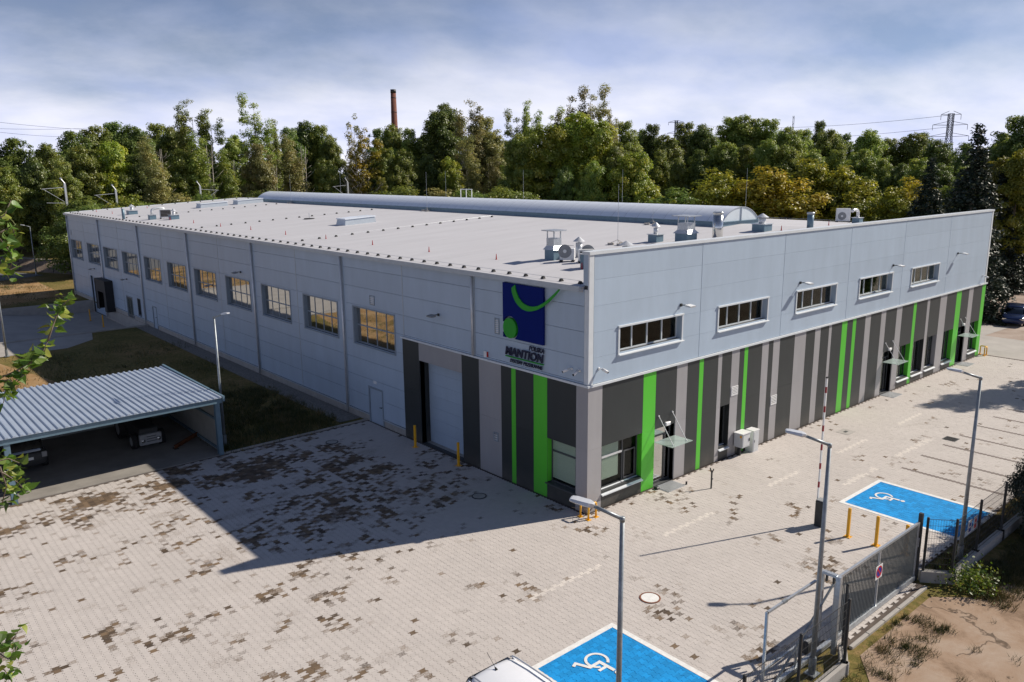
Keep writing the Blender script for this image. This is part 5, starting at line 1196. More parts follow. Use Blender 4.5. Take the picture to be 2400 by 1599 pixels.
# ------------------------------------------------------------------ open shed on the left
SH = thing('open_shed', 'open fronted shed with ribbed metal roof on the left', 'shed', (-16,20,0))
sx0, sx1, sy0, sy1, sz = -34.2, -7.78, 16.22, 24.55, 2.76
prof = []
pit = 0.27
for k in range(4):
    o_ = k*pit; prof += [(o_,0),(o_+.13,0),(o_+.16,.055),(o_+.24,.055)]
prof += [(4*pit, 0), (4*pit+.02, 0)]
mb = MB(); n = len(prof)
mb.add([(x,sy0-.12,sz+z+.06) for x,z in prof]+[(x,sy1+.12,sz+z) for x,z in prof], [(i,i+1,i+1+n,i+n) for i in range(n-1)])
mb.add([(x,sy0-.12,sz+z+.058) for x,z in prof]+[(x,sy0-.12,sz+.052) for x,z in prof], [(i,i+1,i+1+n,i+n) for i in range(n-1)])
RS = mb.mesh('roof_sheet', MT['sheet'])
k = 0; x = sx1-1.08
while x > sx0:
    o = bpy.data.objects.new('roof_sheet', RS); COL.objects.link(o); o.parent = SH; o.location = (x+16, -20, 0.004*(k % 2)); x -= 1.08; k += 1
part(MB().box(sx1+.002,sx1+.10,sy0-.14,sy1+.14,sz-.12,sz+.13), 'verge_trim', MT['bluesteel'], SH)
part(MB().box(sx0,sx1,sy0-.04,sy0+.03,sz-.20,sz+.045), 'front_beam', MT['bluesteel'], SH)
part(MB().box(sx0,sx1,sy1-.05,sy1+.03,sz-.25,sz-.01), 'back_beam', MT['bluesteel'], SH)
for xx in (-8.0, -16.5, -25.0, -33.5):
    for yy in (sy0+.12, sy1-.15):
        part(MB().box(xx-.11,xx+.11,yy-.11,yy-.095,0,sz-.21).box(xx-.11,xx+.11,yy+.095,yy+.11,0,sz-.21).box(xx-.01,xx+.01,yy-.095,yy+.095,0,sz-.21), 'post', MT['bluesteel'], SH)
    part(MB().bar((xx,sy0+.1,sz-.1),(xx,sy1-.1,sz-.12),.10,.18), 'rafter', MT['bluesteel'], SH)
for k in range(8): part(MB().box(-7.90,-7.87,sy0+.35+k*.99,sy0+1.33+k*.99,.04,2.74), 'wall_sheet', MT['shedwall'], SH)
for zz in (.15, 1.6): part(MB().box(-7.98,-7.905,sy0+.3,sy1-.2,zz,zz+.1), 'wall_rail', MT['bluesteel'], SH)
for k in range(25): part(MB().box(sx0+.1+k*1.05,sx0+1.13+k*1.05,sy1-.08,sy1-.055,.0,2.74), 'wall_sheet', MT['shedwall'], SH)  # back wall carried up to the roof to cut light inside
for k in range(8): part(MB().box(-34.1,-34.07,sy0+.35+k*.99,sy0+1.33+k*.99,.04,2.74), 'wall_sheet', MT['shedwall'], SH)  # unseen left end wall, added to darken the shed inside
struct(MB().box(-34.4,-7.75,16.26,24.7,-.1,.03), 'shed_floor', MT['shedfloor'])
# small utility vehicle inside
def wheel(mbt, t, p, r, w, ax):
    a = Vector(ax)*w/2; p = Vector(p); o = MB().cyl(p-a, p+a, r, n=20).build('wheel', MT['tyre'], t)
    MB().cyl(p-a*1.06, p+a*1.06, r*.6, n=14).build('rim', MT['plastic'], o)
t = thing('utility_tractor', 'old grey fronted tractor parked deep inside the shed', 'tractor', (-10.2,20.4,.03))
MB().bbox(-10.72,-9.70,19.35,19.55,.28,.80,.03).build('front_panel', MT['plastic'], t)
for zz in (.42,.54,.66): MB().box(-10.4,-9.95,19.335,19.348,zz,zz+.03).build('grille_slot', MT['dark'], t)
for xx in (-10.57,-9.84): MB().cyl((xx,19.31,.50),(xx,19.349,.50),.085,n=16).build('headlight', MT['steel'], t, True)
MB().bbox(-10.65,-9.77,19.56,21.6,.45,1.05,.06).build('bonnet', MT['dark'], t); MB().bbox(-10.72,-9.70,21.61,22.6,.45,1.95,.08).build('cab', MT['dark'], t)
for xx in (-10.85,-9.57):
    wheel(None, t, (xx,19.95,.40), .38, .22, (1,0,0)); wheel(None, t, (xx,22.1,.55), .53, .26, (1,0,0))
t = thing('steel_beam', 'rusty orange steel beam lying on the shed floor', 'beam', (-8.6,19.0,.03))
MB().bar((-9.4,18.55,.20),(-7.95,19.55,.30),.10,.02).bar((-9.4,18.55,.05),(-7.95,19.55,.15),.10,.02).bar((-9.4,18.55,.125),(-7.95,19.55,.225),.02,.15).build('web', MT['rust'], t)
MB().box(-9.45,-9.25,18.4,18.75,.032,.06).build('support', MT['brown'], t)

# ------------------------------------------------------------------ cars
def car(name, label, loc, rot, paint, L_=4.4, H=1.58, rails=False, tail=None):
    t = thing(name, label, 'car', loc, None, rot, True)
    hw = .88
    def ring(y, w, z0, z1, r=.10):
        return [(-w+r,y,z0),(w-r,y,z0),(w,y,z0+r),(w,y,z1-r*1.6),(w-r*.7,y,z1-r*.3),(w-r*2.4,y,z1),(-w+r*2.4,y,z1),(-w+r*.7,y,z1-r*.3),(-w,y,z1-r*1.6),(-w,y,z0+r)]
    st = [(0,.70,.40,.80),(-.06,.80,.30,.92),(-.25,.87,.24,.98),(-1.2,.885,.22,.99),(-2.6,.885,.22,.97),(-3.2,.875,.22,.93),(-3.9,.84,.24,.84),(-L_+.08,.76,.30,.74),(-L_,.66,.36,.66)]
    MB().loft([ring(*q) for q in st]).build('body', paint, t, True)
    def gr(y, wb, wr, zt, zb=.955):
        return [(wb,y,zb),(wr+.03,y,zt-.10),(wr-.06,y,zt-.02),(-wr+.06,y,zt-.02),(-wr-.03,y,zt-.10),(-wb,y,zb)]
    MB().loft([gr(-.10,.72,.60,1.02),gr(-.30,.78,.66,H-.05),gr(-.9,.80,.69,H-.01),gr(-1.9,.80,.69,H-.02),gr(-2.45,.79,.67,H-.10),gr(-3.15,.74,.62,1.0)]).build('windows', MT['glass_car'], t, True)
    rf = []
    for y, w, z in ((-.36,.52,H-.055),(-.42,.60,H-.03),(-.55,.66,H-.012),(-1.1,.695,H+.005),(-1.8,.695,H),(-2.3,.67,H-.05),(-2.42,.62,H-.09)):
        rf.append([(-w-.02,y,z-.075),(-w,y,z-.035),(-w*.8,y,z),(0,y,z+.02),(w*.8,y,z),(w,y,z-.035),(w+.02,y,z-.075),(w*.7,y,z-.07),(-w*.7,y,z-.07)])
    MB().loft(rf).build('roof', paint, t, True)
    for s in (-1, 1):
        MB().bar((s*.735,-.20,.95),(s*.69,-.50,H-.08),.20,.03,up=(s,0,.2)).build('pillar', paint, t)
        MB().bar((s*.80,-1.35,.95),(s*.70,-1.35,H-.06),.09,.03,up=(s,0,.2)).build('pillar', paint, t)
        MB().bar((s*.76,-3.1,.97),(s*.68,-2.42,H-.10),.07,.03,up=(s,0,.2)).build('pillar', paint, t)
        MB().bbox(s*.98-.09,s*.98+.09,-2.72,-2.58,.96,1.10,.02).build('mirror', paint, t)
        MB().box(s*.62-.15,s*.62+.15,-L_+.01,-L_+.10,.60,.70).build('headlight', MT['steel'], t)
        MB().box(s*.70-.10,s*.70+.10,-.12,.012,.66,.90).build('tail_light', tail or MT['boomred'], t)
        if rails:
            MB().tube([(s*.60,-.42,H-.0),(s*.605,-.50,H+.05),(s*.615,-.65,H+.065),(s*.62,-1.75,H+.065),(s*.61,-1.92,H+.045),(s*.60,-2.05,H-.005)], .022, 8).build('roof_rail', MT['wmetal'], t, True)
        for yy in (-.78,-3.42): wheel(None, t, (s*.80,yy,.32), .32, .20, (1,0,0))
    MB().cyl((0,-.62,H+.005),(0,-.55,H+.05),.035,.015,n=8).cyl((0,-.56,H+.045),(0,-.26,H+.30),.006,n=5).build('antenna', MT['black'], t)
    MB().box(-.26,.26,.0,.014,.62,.74).build('number_plate', MT['white'], t)
    return t
car('parked_car', 'white car with roof rails cut off by the bottom edge', (-10.42,-6.42,0), 0.0, MT['carwhite'], 4.4, 1.60, True)
car('parked_car', 'dark blue car parked at the right edge of the picture', (57.2,3.1,-.03), R(-75), MT['carblue'], 4.5, 1.48)
car('parked_car', 'dark car under the shed at the left edge', (-15.4,19.6,.03), R(180), MT['dark'], 4.3, 1.5, False, MT['plastic'])

# ------------------------------------------------------------------ far buildings and structures
t = thing('low_building', 'low blue grey building with pale fascia at the right edge', 'building', (88,4,0))
MB().box(82,100,-14,11.3,-.1,2.6).build('wall', MT['facade'], t); MB().box(81.0,100.5,-14.5,11.8,2.6,2.95).build('fascia', MT['trim'], t)
MB().box(81.4,100.3,-14.3,11.6,2.96,3.6).build('roof', pbr('blue_roof',(0.10,0.20,0.34),.5), t)
for k in range(4): 
    w_ = MB().box(81.95,82.01,9.2-k*3.2,10.4-k*3.2,.9,2.2).build('window', MT['dframe'], t); MB().box(81.93,81.949,9.3-k*3.2,10.3-k*3.2,1.0,2.1).build('pane', MT['glass'], w_)
ch = at_dist(926, 330, 400.0); cx, cy = ch[0], ch[1]; zt_ = at_dist(922, 210, 400.0)[2]
t = thing('brick_chimney', 'tall brown brick factory chimney above the trees', 'chimney', (cx,cy,0))
MB().cyl((cx,cy,0),(cx,cy,zt_-1.6),2.1,1.25,n=28).build('shaft', MT['brick'], t, True); MB().cyl((cx,cy,zt_-1.6),(cx,cy,zt_),1.36,1.32,n=28).build('crown', MT['dark'], t, True)
for k in range(6): zz = 14+k*(zt_-18)/5; rr = 2.1-(2.1-1.25)*zz/(zt_-1.6); MB().cyl((cx,cy,zz),(cx,cy,zz+.35),rr+.06,n=28).build('iron_band', MT['dark'], t, True)
def pylon(px, top, dist, yaw, lab, arms):
    p = at_dist(px, 380, dist); H = at_dist(px, top, dist)[2]; x, y = p[0], p[1]
    t = thing('pylon', lab, 'pylon', (x,y,0), 'lattice power pylons', yaw); th = .16*dist/400
    def half(z): return 3.4-(3.4-1.0)*min(z/(H*.72), 1) if z < H*.72 else 1.0
    zs = list(np.linspace(0, H*.72, 7))+list(np.linspace(H*.72, H, 6))[1:]
    mb = MB()
    for z0, z1 in zip(zs[:-1], zs[1:]):
        a, b = half(z0), half(z1)
        c0 = [(-a,-a,z0),(a,-a,z0),(a,a,z0),(-a,a,z0)]; c1 = [(-b,-b,z1),(b,-b,z1),(b,b,z1),(-b,b,z1)]
        for i in range(4):
            mb.bar(c0[i],c1[i],th*1.3); mb.bar(c0[i],c1[(i+1)%4],th*.8); mb.bar(c0[(i+1)%4],c1[i],th*.8); mb.bar(c1[i],c1[(i+1)%4],th*.8)
    mb.build('tower', MT['pylon'], t)
    for z, w in arms:
        z = H*z; m2 = MB()
        for s in (-1,1):
            m2.bar((s*.9,-.8,z),(s*w,0,z+.2),th).bar((s*.9,.8,z),(s*w,0,z+.2),th).bar((s*.9,0,z+1.7),(s*w,0,z+.2),th).bar((s*w,0,z+.1),(s*w,0,z-2.2),th*.9)
        m2.build('cross_arm', MT['pylon'], t)
    return x, y, H
PX, PY, PH = pylon(2218, 267, 430.0, R(-50), 'large lattice pylon above the trees on the right', ((.985,4.3),(.86,7.5),(.72,8.5)))
QX, QY, QH = pylon(1582, 283, 700.0, R(-40), 'distant lattice pylon above the trees in the middle', ((.97,6.5),(.80,7.5)))
m1 = at_dist(1854, 380, 600.0); mh = at_dist(1854, 272, 600.0)[2]
t = thing('radio_mast', 'very slim lattice mast above the trees right of the middle', 'mast', (m1[0],m1[1],0)); mb = MB()
for i in range(3):
    a = 2.094*i; mb.bar((m1[0]+.9*math.cos(a),m1[1]+.9*math.sin(a),0),(m1[0]+.5*math.cos(a),m1[1]+.5*math.sin(a),mh),.22)
for k in range(22):
    z = mh*k/22; a = 2.094*(k % 3); b = a+2.094; mb.bar((m1[0]+.7*math.cos(a),m1[1]+.7*math.sin(a),z),(m1[0]+.7*math.cos(b),m1[1]+.7*math.sin(b),z+mh/22),.16)
mb.build('lattice', MT['pylon'], t)
def cable(a, b, sag, r, lab):
    pts = []
    for k in range(25):
        f = k/24; pts.append((a[0]+(b[0]-a[0])*f, a[1]+(b[1]-a[1])*f, a[2]+(b[2]-a[2])*f-sag*4*f*(1-f)))
    single(MB().tube(pts, r, 4), 'power_line', MT['pylon'], lab, 'power line', 'overhead power lines')
for k, (z1, z2, lab) in enumerate(((.985,.97,'upper power line between the two pylons'),(.84,.80,'middle power line between the two pylons'),(.70,.64,'lower power line between the two pylons'))):
    cable((PX,PY,PH*z1),(QX,QY,QH*z2),5,.075,lab)
for (px0, py0, px1, py1, lab) in ((-60,300,215,300,'highest power line over the trees at the far left'),(-60,303,160,321,'middle power line over the trees at the far left'),(-60,280,230,305,'faint power line over the trees at the far left')):
    a = at_dist(px0, py0, 300); b = at_dist(px1, py1, 420); cable(a, b, .5, .055, lab)
def mast(px, dist, top, lab, arm=-1, trunk=True):
    p = at_dist(px, 420, dist); H = at_dist(px, top, dist)[2]; x, y = p[0], p[1]
    t = thing('catenary_mast', lab, 'railway mast', (x,y,1.2), 'railway masts behind the hall')
    MB().box(x-.12,x+.12,y-.12,y+.12,1.2,H).build('mast', MT['wmetal'], t)
    MB().bar((x,y,H-.5),(x+arm*2.8,y,H-.7),.06).bar((x,y,H-2.6),(x+arm*2.4,y,H-2.5),.05).bar((x,y,H-2.6),(x+arm*2.6,y,H-.7),.05).build('cantilever', MT['wmetal'], t)
    MB().cyl((x,y,H),(x-.4,y,H+.6),.08,n=6).cyl((x-.45,y,H+.55),(x-.35,y,H+.75),.12,n=8).build('insulator', MT['wmetal'], t)
mast(150, 124, 430, 'railway mast at the left above the yellow bushes'); mast(467, 132, 436, 'railway mast behind the far left roof equipment', 1); mast(814, 140, 427, 'railway mast behind the far end of the skylight'); mast(1577, 150, 430, 'railway mast behind the near end of the skylight')
mast(268, 128, 445, 'railway mast half hidden behind the low bushes', -1)
# ------------------------------------------------------------------ vegetation
def leaf_mesh(name, C, Nn, size, tint, mat, seed=0):
    """many small leaf faces: C centres, Nn rough normals, size per leaf, tint per leaf"""
    g = np.random.default_rng(seed); n = len(C)
    Nn = Nn/np.maximum(np.linalg.norm(Nn, axis=1, keepdims=True), 1e-6)
    a = g.normal(size=(n,3)); a -= Nn*np.sum(a*Nn, 1, keepdims=True); a /= np.maximum(np.linalg.norm(a, axis=1, keepdims=True), 1e-6)
    b = np.cross(Nn, a); s = size[:, None]; w = g.uniform(.45, .75, (n,1))
    V = np.stack([C-a*s*.5, C+b*s*.5*w-a*s*.05, C+a*s*.5+Nn*s*g.uniform(-.15,.15,(n,1)), C-b*s*.5*w-a*s*.05], 1)
    loops = np.arange(4*n); return fast_mesh(name, V.reshape(-1,3), loops, np.arange(n)*4, np.full(n, 4), mat, {'tint': tint})
def crown(name, lobes, clumps, per, leaf, mat, seed, droop=0.0, inner=.35, cl=(.55,1.05), wp=.75):
    g = np.random.default_rng(seed); cc = []; vol = np.array([l[3]*l[4]*l[5] for l in lobes]); vol = vol**wp/np.sum(vol**wp)
    ids = g.choice(len(lobes), clumps, p=vol); C_, N_, S_, T_ = [], [], [], []
    for i in ids:
        lx, ly, lz, rx, ry, rz_ = lobes[i]
        d = g.normal(size=3); d /= np.linalg.norm(d); rr = g.uniform(inner, 1.0)**.5
        c = np.array([lx+d[0]*rx*rr, ly+d[1]*ry*rr, lz+d[2]*rz_*rr])
        cr = g.uniform(*cl); k = int(per*g.uniform(.6,1.4)*(cr/.8)**2)
        q = g.normal(size=(k,3)); q /= np.maximum(np.linalg.norm(q, axis=1, keepdims=True), 1e-6)
        rad = g.uniform(.15,1,(k,1))**.6*cr; p = c+q*rad*np.array([1,1,.72]); p[:,2] -= droop*rad[:,0]*.6
        C_.append(p); N_.append(q*.55+np.array([0,0,.75])+g.normal(size=(k,3))*.45+d*.35); S_.append(leaf*g.uniform(.65,1.35,k))
        T_.append(np.clip(g.uniform(0,.75)+g.normal(size=k)*.18, 0, 1))
    return leaf_mesh(name, np.concatenate(C_), np.concatenate(N_), np.concatenate(S_), np.concatenate(T_), mat, seed+1)
def trunk_mesh(name, H, r, limbs, mat, seed, lean=0.0, crown0=.25, spread=.5, forks=1):
    g = random.Random(seed); mb = MB()
    for f in range(forks):
        ang = f*2.4; pts = [(math.cos(ang)*.3*f, math.sin(ang)*.3*f, -.3)]; 
        for k in range(1, 8): 
            z = H*.9*k/7; o = spread*(.35*f)*(z/H)*H*.12
            pts.append((math.cos(ang)*(o+.3*f)+g.uniform(-.12,.12)+lean*z/H, math.sin(ang)*(o+.3*f)+g.uniform(-.12,.12), z))
        mb.tube(pts, [r*(1-.85*k/7) for k in range(8)], 7)
        for k in range(limbs):
            z = H*g.uniform(crown0, .85); i = min(int(z/(H*.9)*7), 6); b = Vector(pts[i]); b.z = z; a = g.uniform(0, 6.28); l = H*spread*g.uniform(.22,.42)*(1.15-z/H)
            e = b+Vector((math.cos(a)*l, math.sin(a)*l, l*g.uniform(.5,1.1))); m_ = b.lerp(e, .5)+Vector((0,0,-l*.08))
            mb.tube([b, m_, e], [r*.38*(1.1-z/H), r*.25*(1.1-z/H), r*.08], 5)
    return mb.mesh(name, mat, (0,0,0), True)
PROTO = {}
def proto(key, H, lobes, clumps, per, leaf, leafm, bark, seed, r=.22, limbs=12, droop=0, inner=.35, cl=(.55,1.05), crown0=.25, spread=.5, forks=1, wp=.75):
    PROTO[key] = (H, crown('crown', lobes, clumps, per, leaf, LEAF[leafm], seed, droop, inner, cl, wp), trunk_mesh('trunk', H, r, limbs, bark, seed, 0, crown0, spread, forks), leafm)
g_ = random.Random(3)
def lobes_oval(H, z0, R_, n, seed, flat=1.0):
    q = random.Random(seed); L_ = []
    for i in range(n):
        f = q.random(); z = z0+(H-z0)*(.12+.76*f); w = math.sin(math.pi*(.16+.74*f))**.8
        a = q.uniform(0,6.28); o = R_*w*q.uniform(.25,.72); s = R_*q.uniform(.34,.56)*(.75+.35*w)
        L_.append((math.cos(a)*o, math.sin(a)*o, z, s, s, s*q.uniform(.8,1.25)*flat))
    L_.append((0,0,H-R_*.35,R_*.38,R_*.38,R_*.42)); return L_
def lobes_column(H, z0, R_, tips, seed):
    q = random.Random(seed); L_ = []
    for t in range(tips):
        a = q.uniform(0,6.28); o = R_*q.uniform(.15,.8); h = H*q.uniform(.74,.97) if t else H
        n = 9
        for k in range(n):
            f = k/(n-1); z = z0+(h-z0)*(.04+.90*f); s = R_*(.46*(1-f)**.8+.17)
            L_.append((math.cos(a)*o*(.45+.55*f)+q.uniform(-.2,.2), math.sin(a)*o*(.45+.55*f)+q.uniform(-.2,.2), z, s, s, (h-z0)*.085+.3))
    return L_
proto('oval_a', 20, lobes_oval(20,3,4.6,22,1), 330, 95, .34, 'dark', MT['bark'], 11, cl=(.6,1.3))
proto('oval_b', 20, lobes_oval(20,2.5,5.4,26,2), 370, 95, .36, 'mid', MT['bark'], 12, cl=(.6,1.4))
proto('round', 16, lobes_oval(16,1.5,5.6,26,3,.9), 340, 100, .36, 'bright', MT['bark'], 13, cl=(.6,1.3))
proto('tall', 25, lobes_column(25,4,4.2,6,4), 420, 85, .30, 'mid', MT['birch'], 14, limbs=22, cl=(.6,1.2), wp=.42)
proto('poplar', 26, lobes_column(26,5,3.4,5,5), 420, 75, .27, 'olive', MT['birch'], 15, limbs=24, cl=(.5,1.1), inner=.1, wp=.42)
proto('birch', 18, lobes_column(18,2,3.6,6,6), 330, 75, .25, 'olive', MT['birch'], 16, r=.15, limbs=26, droop=.8, cl=(.5,1.1), inner=.1, forks=2, wp=.42)
proto('amber', 19, lobes_column(19,1.5,3.6,5,7), 190, 70, .32, 'amber', MT['birch'], 17, r=.16, limbs=30, cl=(.5,1.0), inner=.1, forks=3, wp=.42)
proto('bush', 8, lobes_oval(8,0.2,3.6,20,8,.85), 280, 105, .26, 'gold', MT['bark'], 18, r=.12, limbs=10, cl=(.4,.9), crown0=.1)
proto('thicket', 6, lobes_oval(6,-.4,3.6,18,9,.8), 260, 150, .20, 'dark', MT['bark'], 19, r=.1, limbs=8, cl=(.45,1.0), crown0=.1)
def spruce_proto(key, H, R_, seed, leafm='spruce'):
    g = np.random.default_rng(seed); C_, N_, S_, T_ = [], [], [], []
    mb = MB(); mb.tube([(0,0,-.3),(0,0,H*.5),(0,0,H)], [.28,.16,.02], 8)
    nl = 62
    for l in range(nl):
        f = l/(nl-1); z = H*(.03+.95*f+g.uniform(-.012,.012)); rl = R_*(1-f)**.85+.15; nbr = max(4, int(11*(1-f)+4))
        for b in range(nbr):
            a = g.uniform(0,6.283); ln = rl*g.uniform(.75,1.12); tilt = -.28*(1-f)+.15*f
            d = np.array([math.cos(a), math.sin(a), tilt]); p0 = np.array([0,0,z])
            if l % 2 == 0 and ln > .6: mb.tube([tuple(p0), tuple(p0+d*ln*.95)], [.04,.01], 4)
            k = int(20*ln)+8; t_ = g.uniform(.1,1,k)**.7
            p = p0+d*ln*t_[:,None]+g.normal(size=(k,3))*np.array([.20,.20,.16])*(1.2-.3*t_[:,None]); p[:,2] -= .28*t_**2*ln*.4
            C_.append(p); N_.append(np.tile(d, (k,1))*.3+np.array([0,0,.8])+g.normal(size=(k,3))*.5); S_.append(g.uniform(.22,.42,k)); T_.append(np.clip(g.uniform(0,.8)+g.normal(size=k)*.2,0,1))
    PROTO[key] = (H, leaf_mesh('crown', np.concatenate(C_), np.concatenate(N_), np.concatenate(S_), np.concatenate(T_), LEAF[leafm], seed), mb.mesh('trunk', MT['bark'], (0,0,0), True), leafm)
spruce_proto('spruce', 17, 4.2, 21)
def plant(key, x, y, z, H, wide, label, cat='tree', group=None, leaf=None, name=None, rot=None):
    h, cm, tm, lf = PROTO[key]
    t = thing(name or {'spruce':'spruce_tree','bush':'bush','thicket':'bush','birch':'birch_tree','amber':'birch_tree','poplar':'poplar_tree'}.get(key, 'broadleaf_tree'), label, cat, (x,y,z), group)
    t.scale = (H/h*wide, H/h*wide, H/h); t.rotation_euler = (0,0,rnd.uniform(0,6.28) if rot is None else rot)
    o = bpy.data.objects.new('trunk', tm); COL.objects.link(o); o.parent = t
    o = bpy.data.objects.new('crown', cm); COL.objects.link(o); o.parent = t
    if leaf and leaf != lf:
        o.material_slots[0].link = 'OBJECT'; o.material_slots[0].material = LEAF[leaf]
    return t
def tree_px(px, top, dist, key, wide, label, leaf=None, group=None, base=1.2, cat='tree'):
    p = at_dist(px, top, dist); H = max(3.0, (p[2]-base))
    return plant(key, p[0], p[1], base, H, wide, label, cat, group, leaf)
# rear wood: tall trees on the skyline   (photo column, top row, distance, kind, width, leaf, label or None)
G1 = 'green trees of the wood behind the hall'
D1 = 'green broadleaf tree in the closed wood behind the hall'
SKY = [
 (-60,320,150,'oval_b',1.0,'dark',None),(35,325,150,'oval_a',1.05,'dark','dark tree at the left edge under the power lines'),(105,338,148,'oval_b',.8,'mid',None),(168,309,152,'oval_a',1.0,'dark','dark rounded tree where the low power line meets the wood'),(212,298,158,'oval_b',.9,'mid',None),
 (263,287,168,'oval_a',1.05,'dark','highest of the dark round tops on the left'),(310,296,160,'oval_b',.9,'dark',None),(362,291,170,'oval_a',.95,'mid',None),(405,300,165,'oval_b',.8,'mid',None),(447,240,150,'tall',1.0,'mid','tall ragged tree with two tips left of centre'),(492,262,150,'tall',.8,'mid',None),
 (540,318,160,'oval_b',.8,'mid',None),(592,222,150,'poplar',1.0,'mid','tallest narrow poplar on the left with sky showing through'),(634,285,155,'tall',.8,'mid',None),(672,300,165,'oval_a',.8,'dark',None),(712,287,172,'oval_b',.85,'dark','dark tree with a flat top left of the amber birch'),(746,294,170,'oval_a',.75,'mid',None),(778,318,165,'oval_b',.7,'mid',None),
 (885,302,175,'oval_a',.75,'dark',None),(926,294,165,'oval_b',.70,'mid','green tree right in front of the brick chimney'),(955,302,160,'oval_a',.7,'mid',None),(985,318,170,'oval_b',.75,'mid',None),(1022,262,160,'oval_a',.9,'dark','dark tree with a ragged top left of the pale birch'),(1052,247,165,'oval_b',.95,'dark',None),(1096,242,150,'tall',1.0,'olive','broad pale olive tree right of the chimney'),(1132,275,155,'oval_a',.85,'olive',None),(1160,312,150,'oval_b',.75,'olive',None),(1190,330,190,'oval_a',.9,'mid',None),
 (1212,258,140,'poplar',.9,'mid','slim tree at the left of the tall middle group'),(1246,242,140,'tall',.8,'mid',None),(1290,252,140,'poplar',.9,'mid',None),(1338,203,138,'poplar',1.0,'olive','left one of the two tallest poplars in the middle'),(1384,200,140,'poplar',1.05,'olive','right one of the two tallest poplars in the middle'),(1412,255,140,'poplar',.7,'mid',None),(1434,262,145,'tall',.7,'olive',None),(1468,285,150,'oval_a',.8,'mid',None),(1500,305,170,'oval_b',.8,'dark',None),(1526,292,165,'oval_a',.75,'dark','small dark tree left of the distant pylon'),
 (1566,318,150,'oval_b',.8,'mid','green tree in front of the distant pylon'),(1612,288,165,'oval_a',.9,'mid',None),(1656,294,160,'oval_b',.9,'dark','grey green tree above the golden bushes'),(1712,276,170,'oval_a',1.0,'mid',None),(1760,272,170,'oval_b',1.0,'mid','highest green top right of the distant pylon'),(1800,280,170,'oval_a',.9,'mid',None),(1860,300,160,'oval_b',.9,'mid','green tree below the slim mast'),(1890,304,165,'oval_a',.8,'mid',None),(1926,284,210,'oval_a',.6,'dark','small far tree standing up behind the green row'),
 (1936,306,150,'oval_b',.9,'mid',None),(1982,314,155,'oval_a',.85,'dark',None),(2038,306,145,'oval_b',.9,'mid','green tree with bright top left of the big pylon'),(2082,325,150,'oval_a',.8,'mid',None),(2135,315,150,'oval_b',.9,'mid',None),(2162,312,155,'oval_a',.9,'dark','dark tree just left of the big pylon'),(2212,330,140,'oval_b',.9,'dark','dark tree covering the foot of the big pylon'),(2265,336,130,'oval_a',.9,'dark',None),(2365,315,115,'oval_b',.8,'mid',None),(2400,270,110,'oval_a',.9,'dark','dark tree rising at the right edge'),(2460,300,110,'oval_b',1.0,'dark',None),
]
LC = {'dark':'dark green','mid':'mid green','bright':'bright green','olive':'olive green','gold':'yellowish'}
def where(px):
    for lim, w in ((330,'at the far left'),(560,'by the tall two tipped tree'),(800,'left of the amber birch'),(1010,'around the brick chimney'),(1205,'just right of the chimney'),(1480,'in the tall middle group'),(1700,'around the distant pylon'),(1930,'around the slim radio mast'),(2120,'left of the big pylon'),(9999,'behind the dark spruces at the right')):
        if px < lim: return w
for px, top, d, key, w, lf, lab in SKY: tree_px(px, top, d, key, w, lab or LC[lf]+' skyline tree '+where(px), lf, None if lab else 'skyline trees '+where(px))
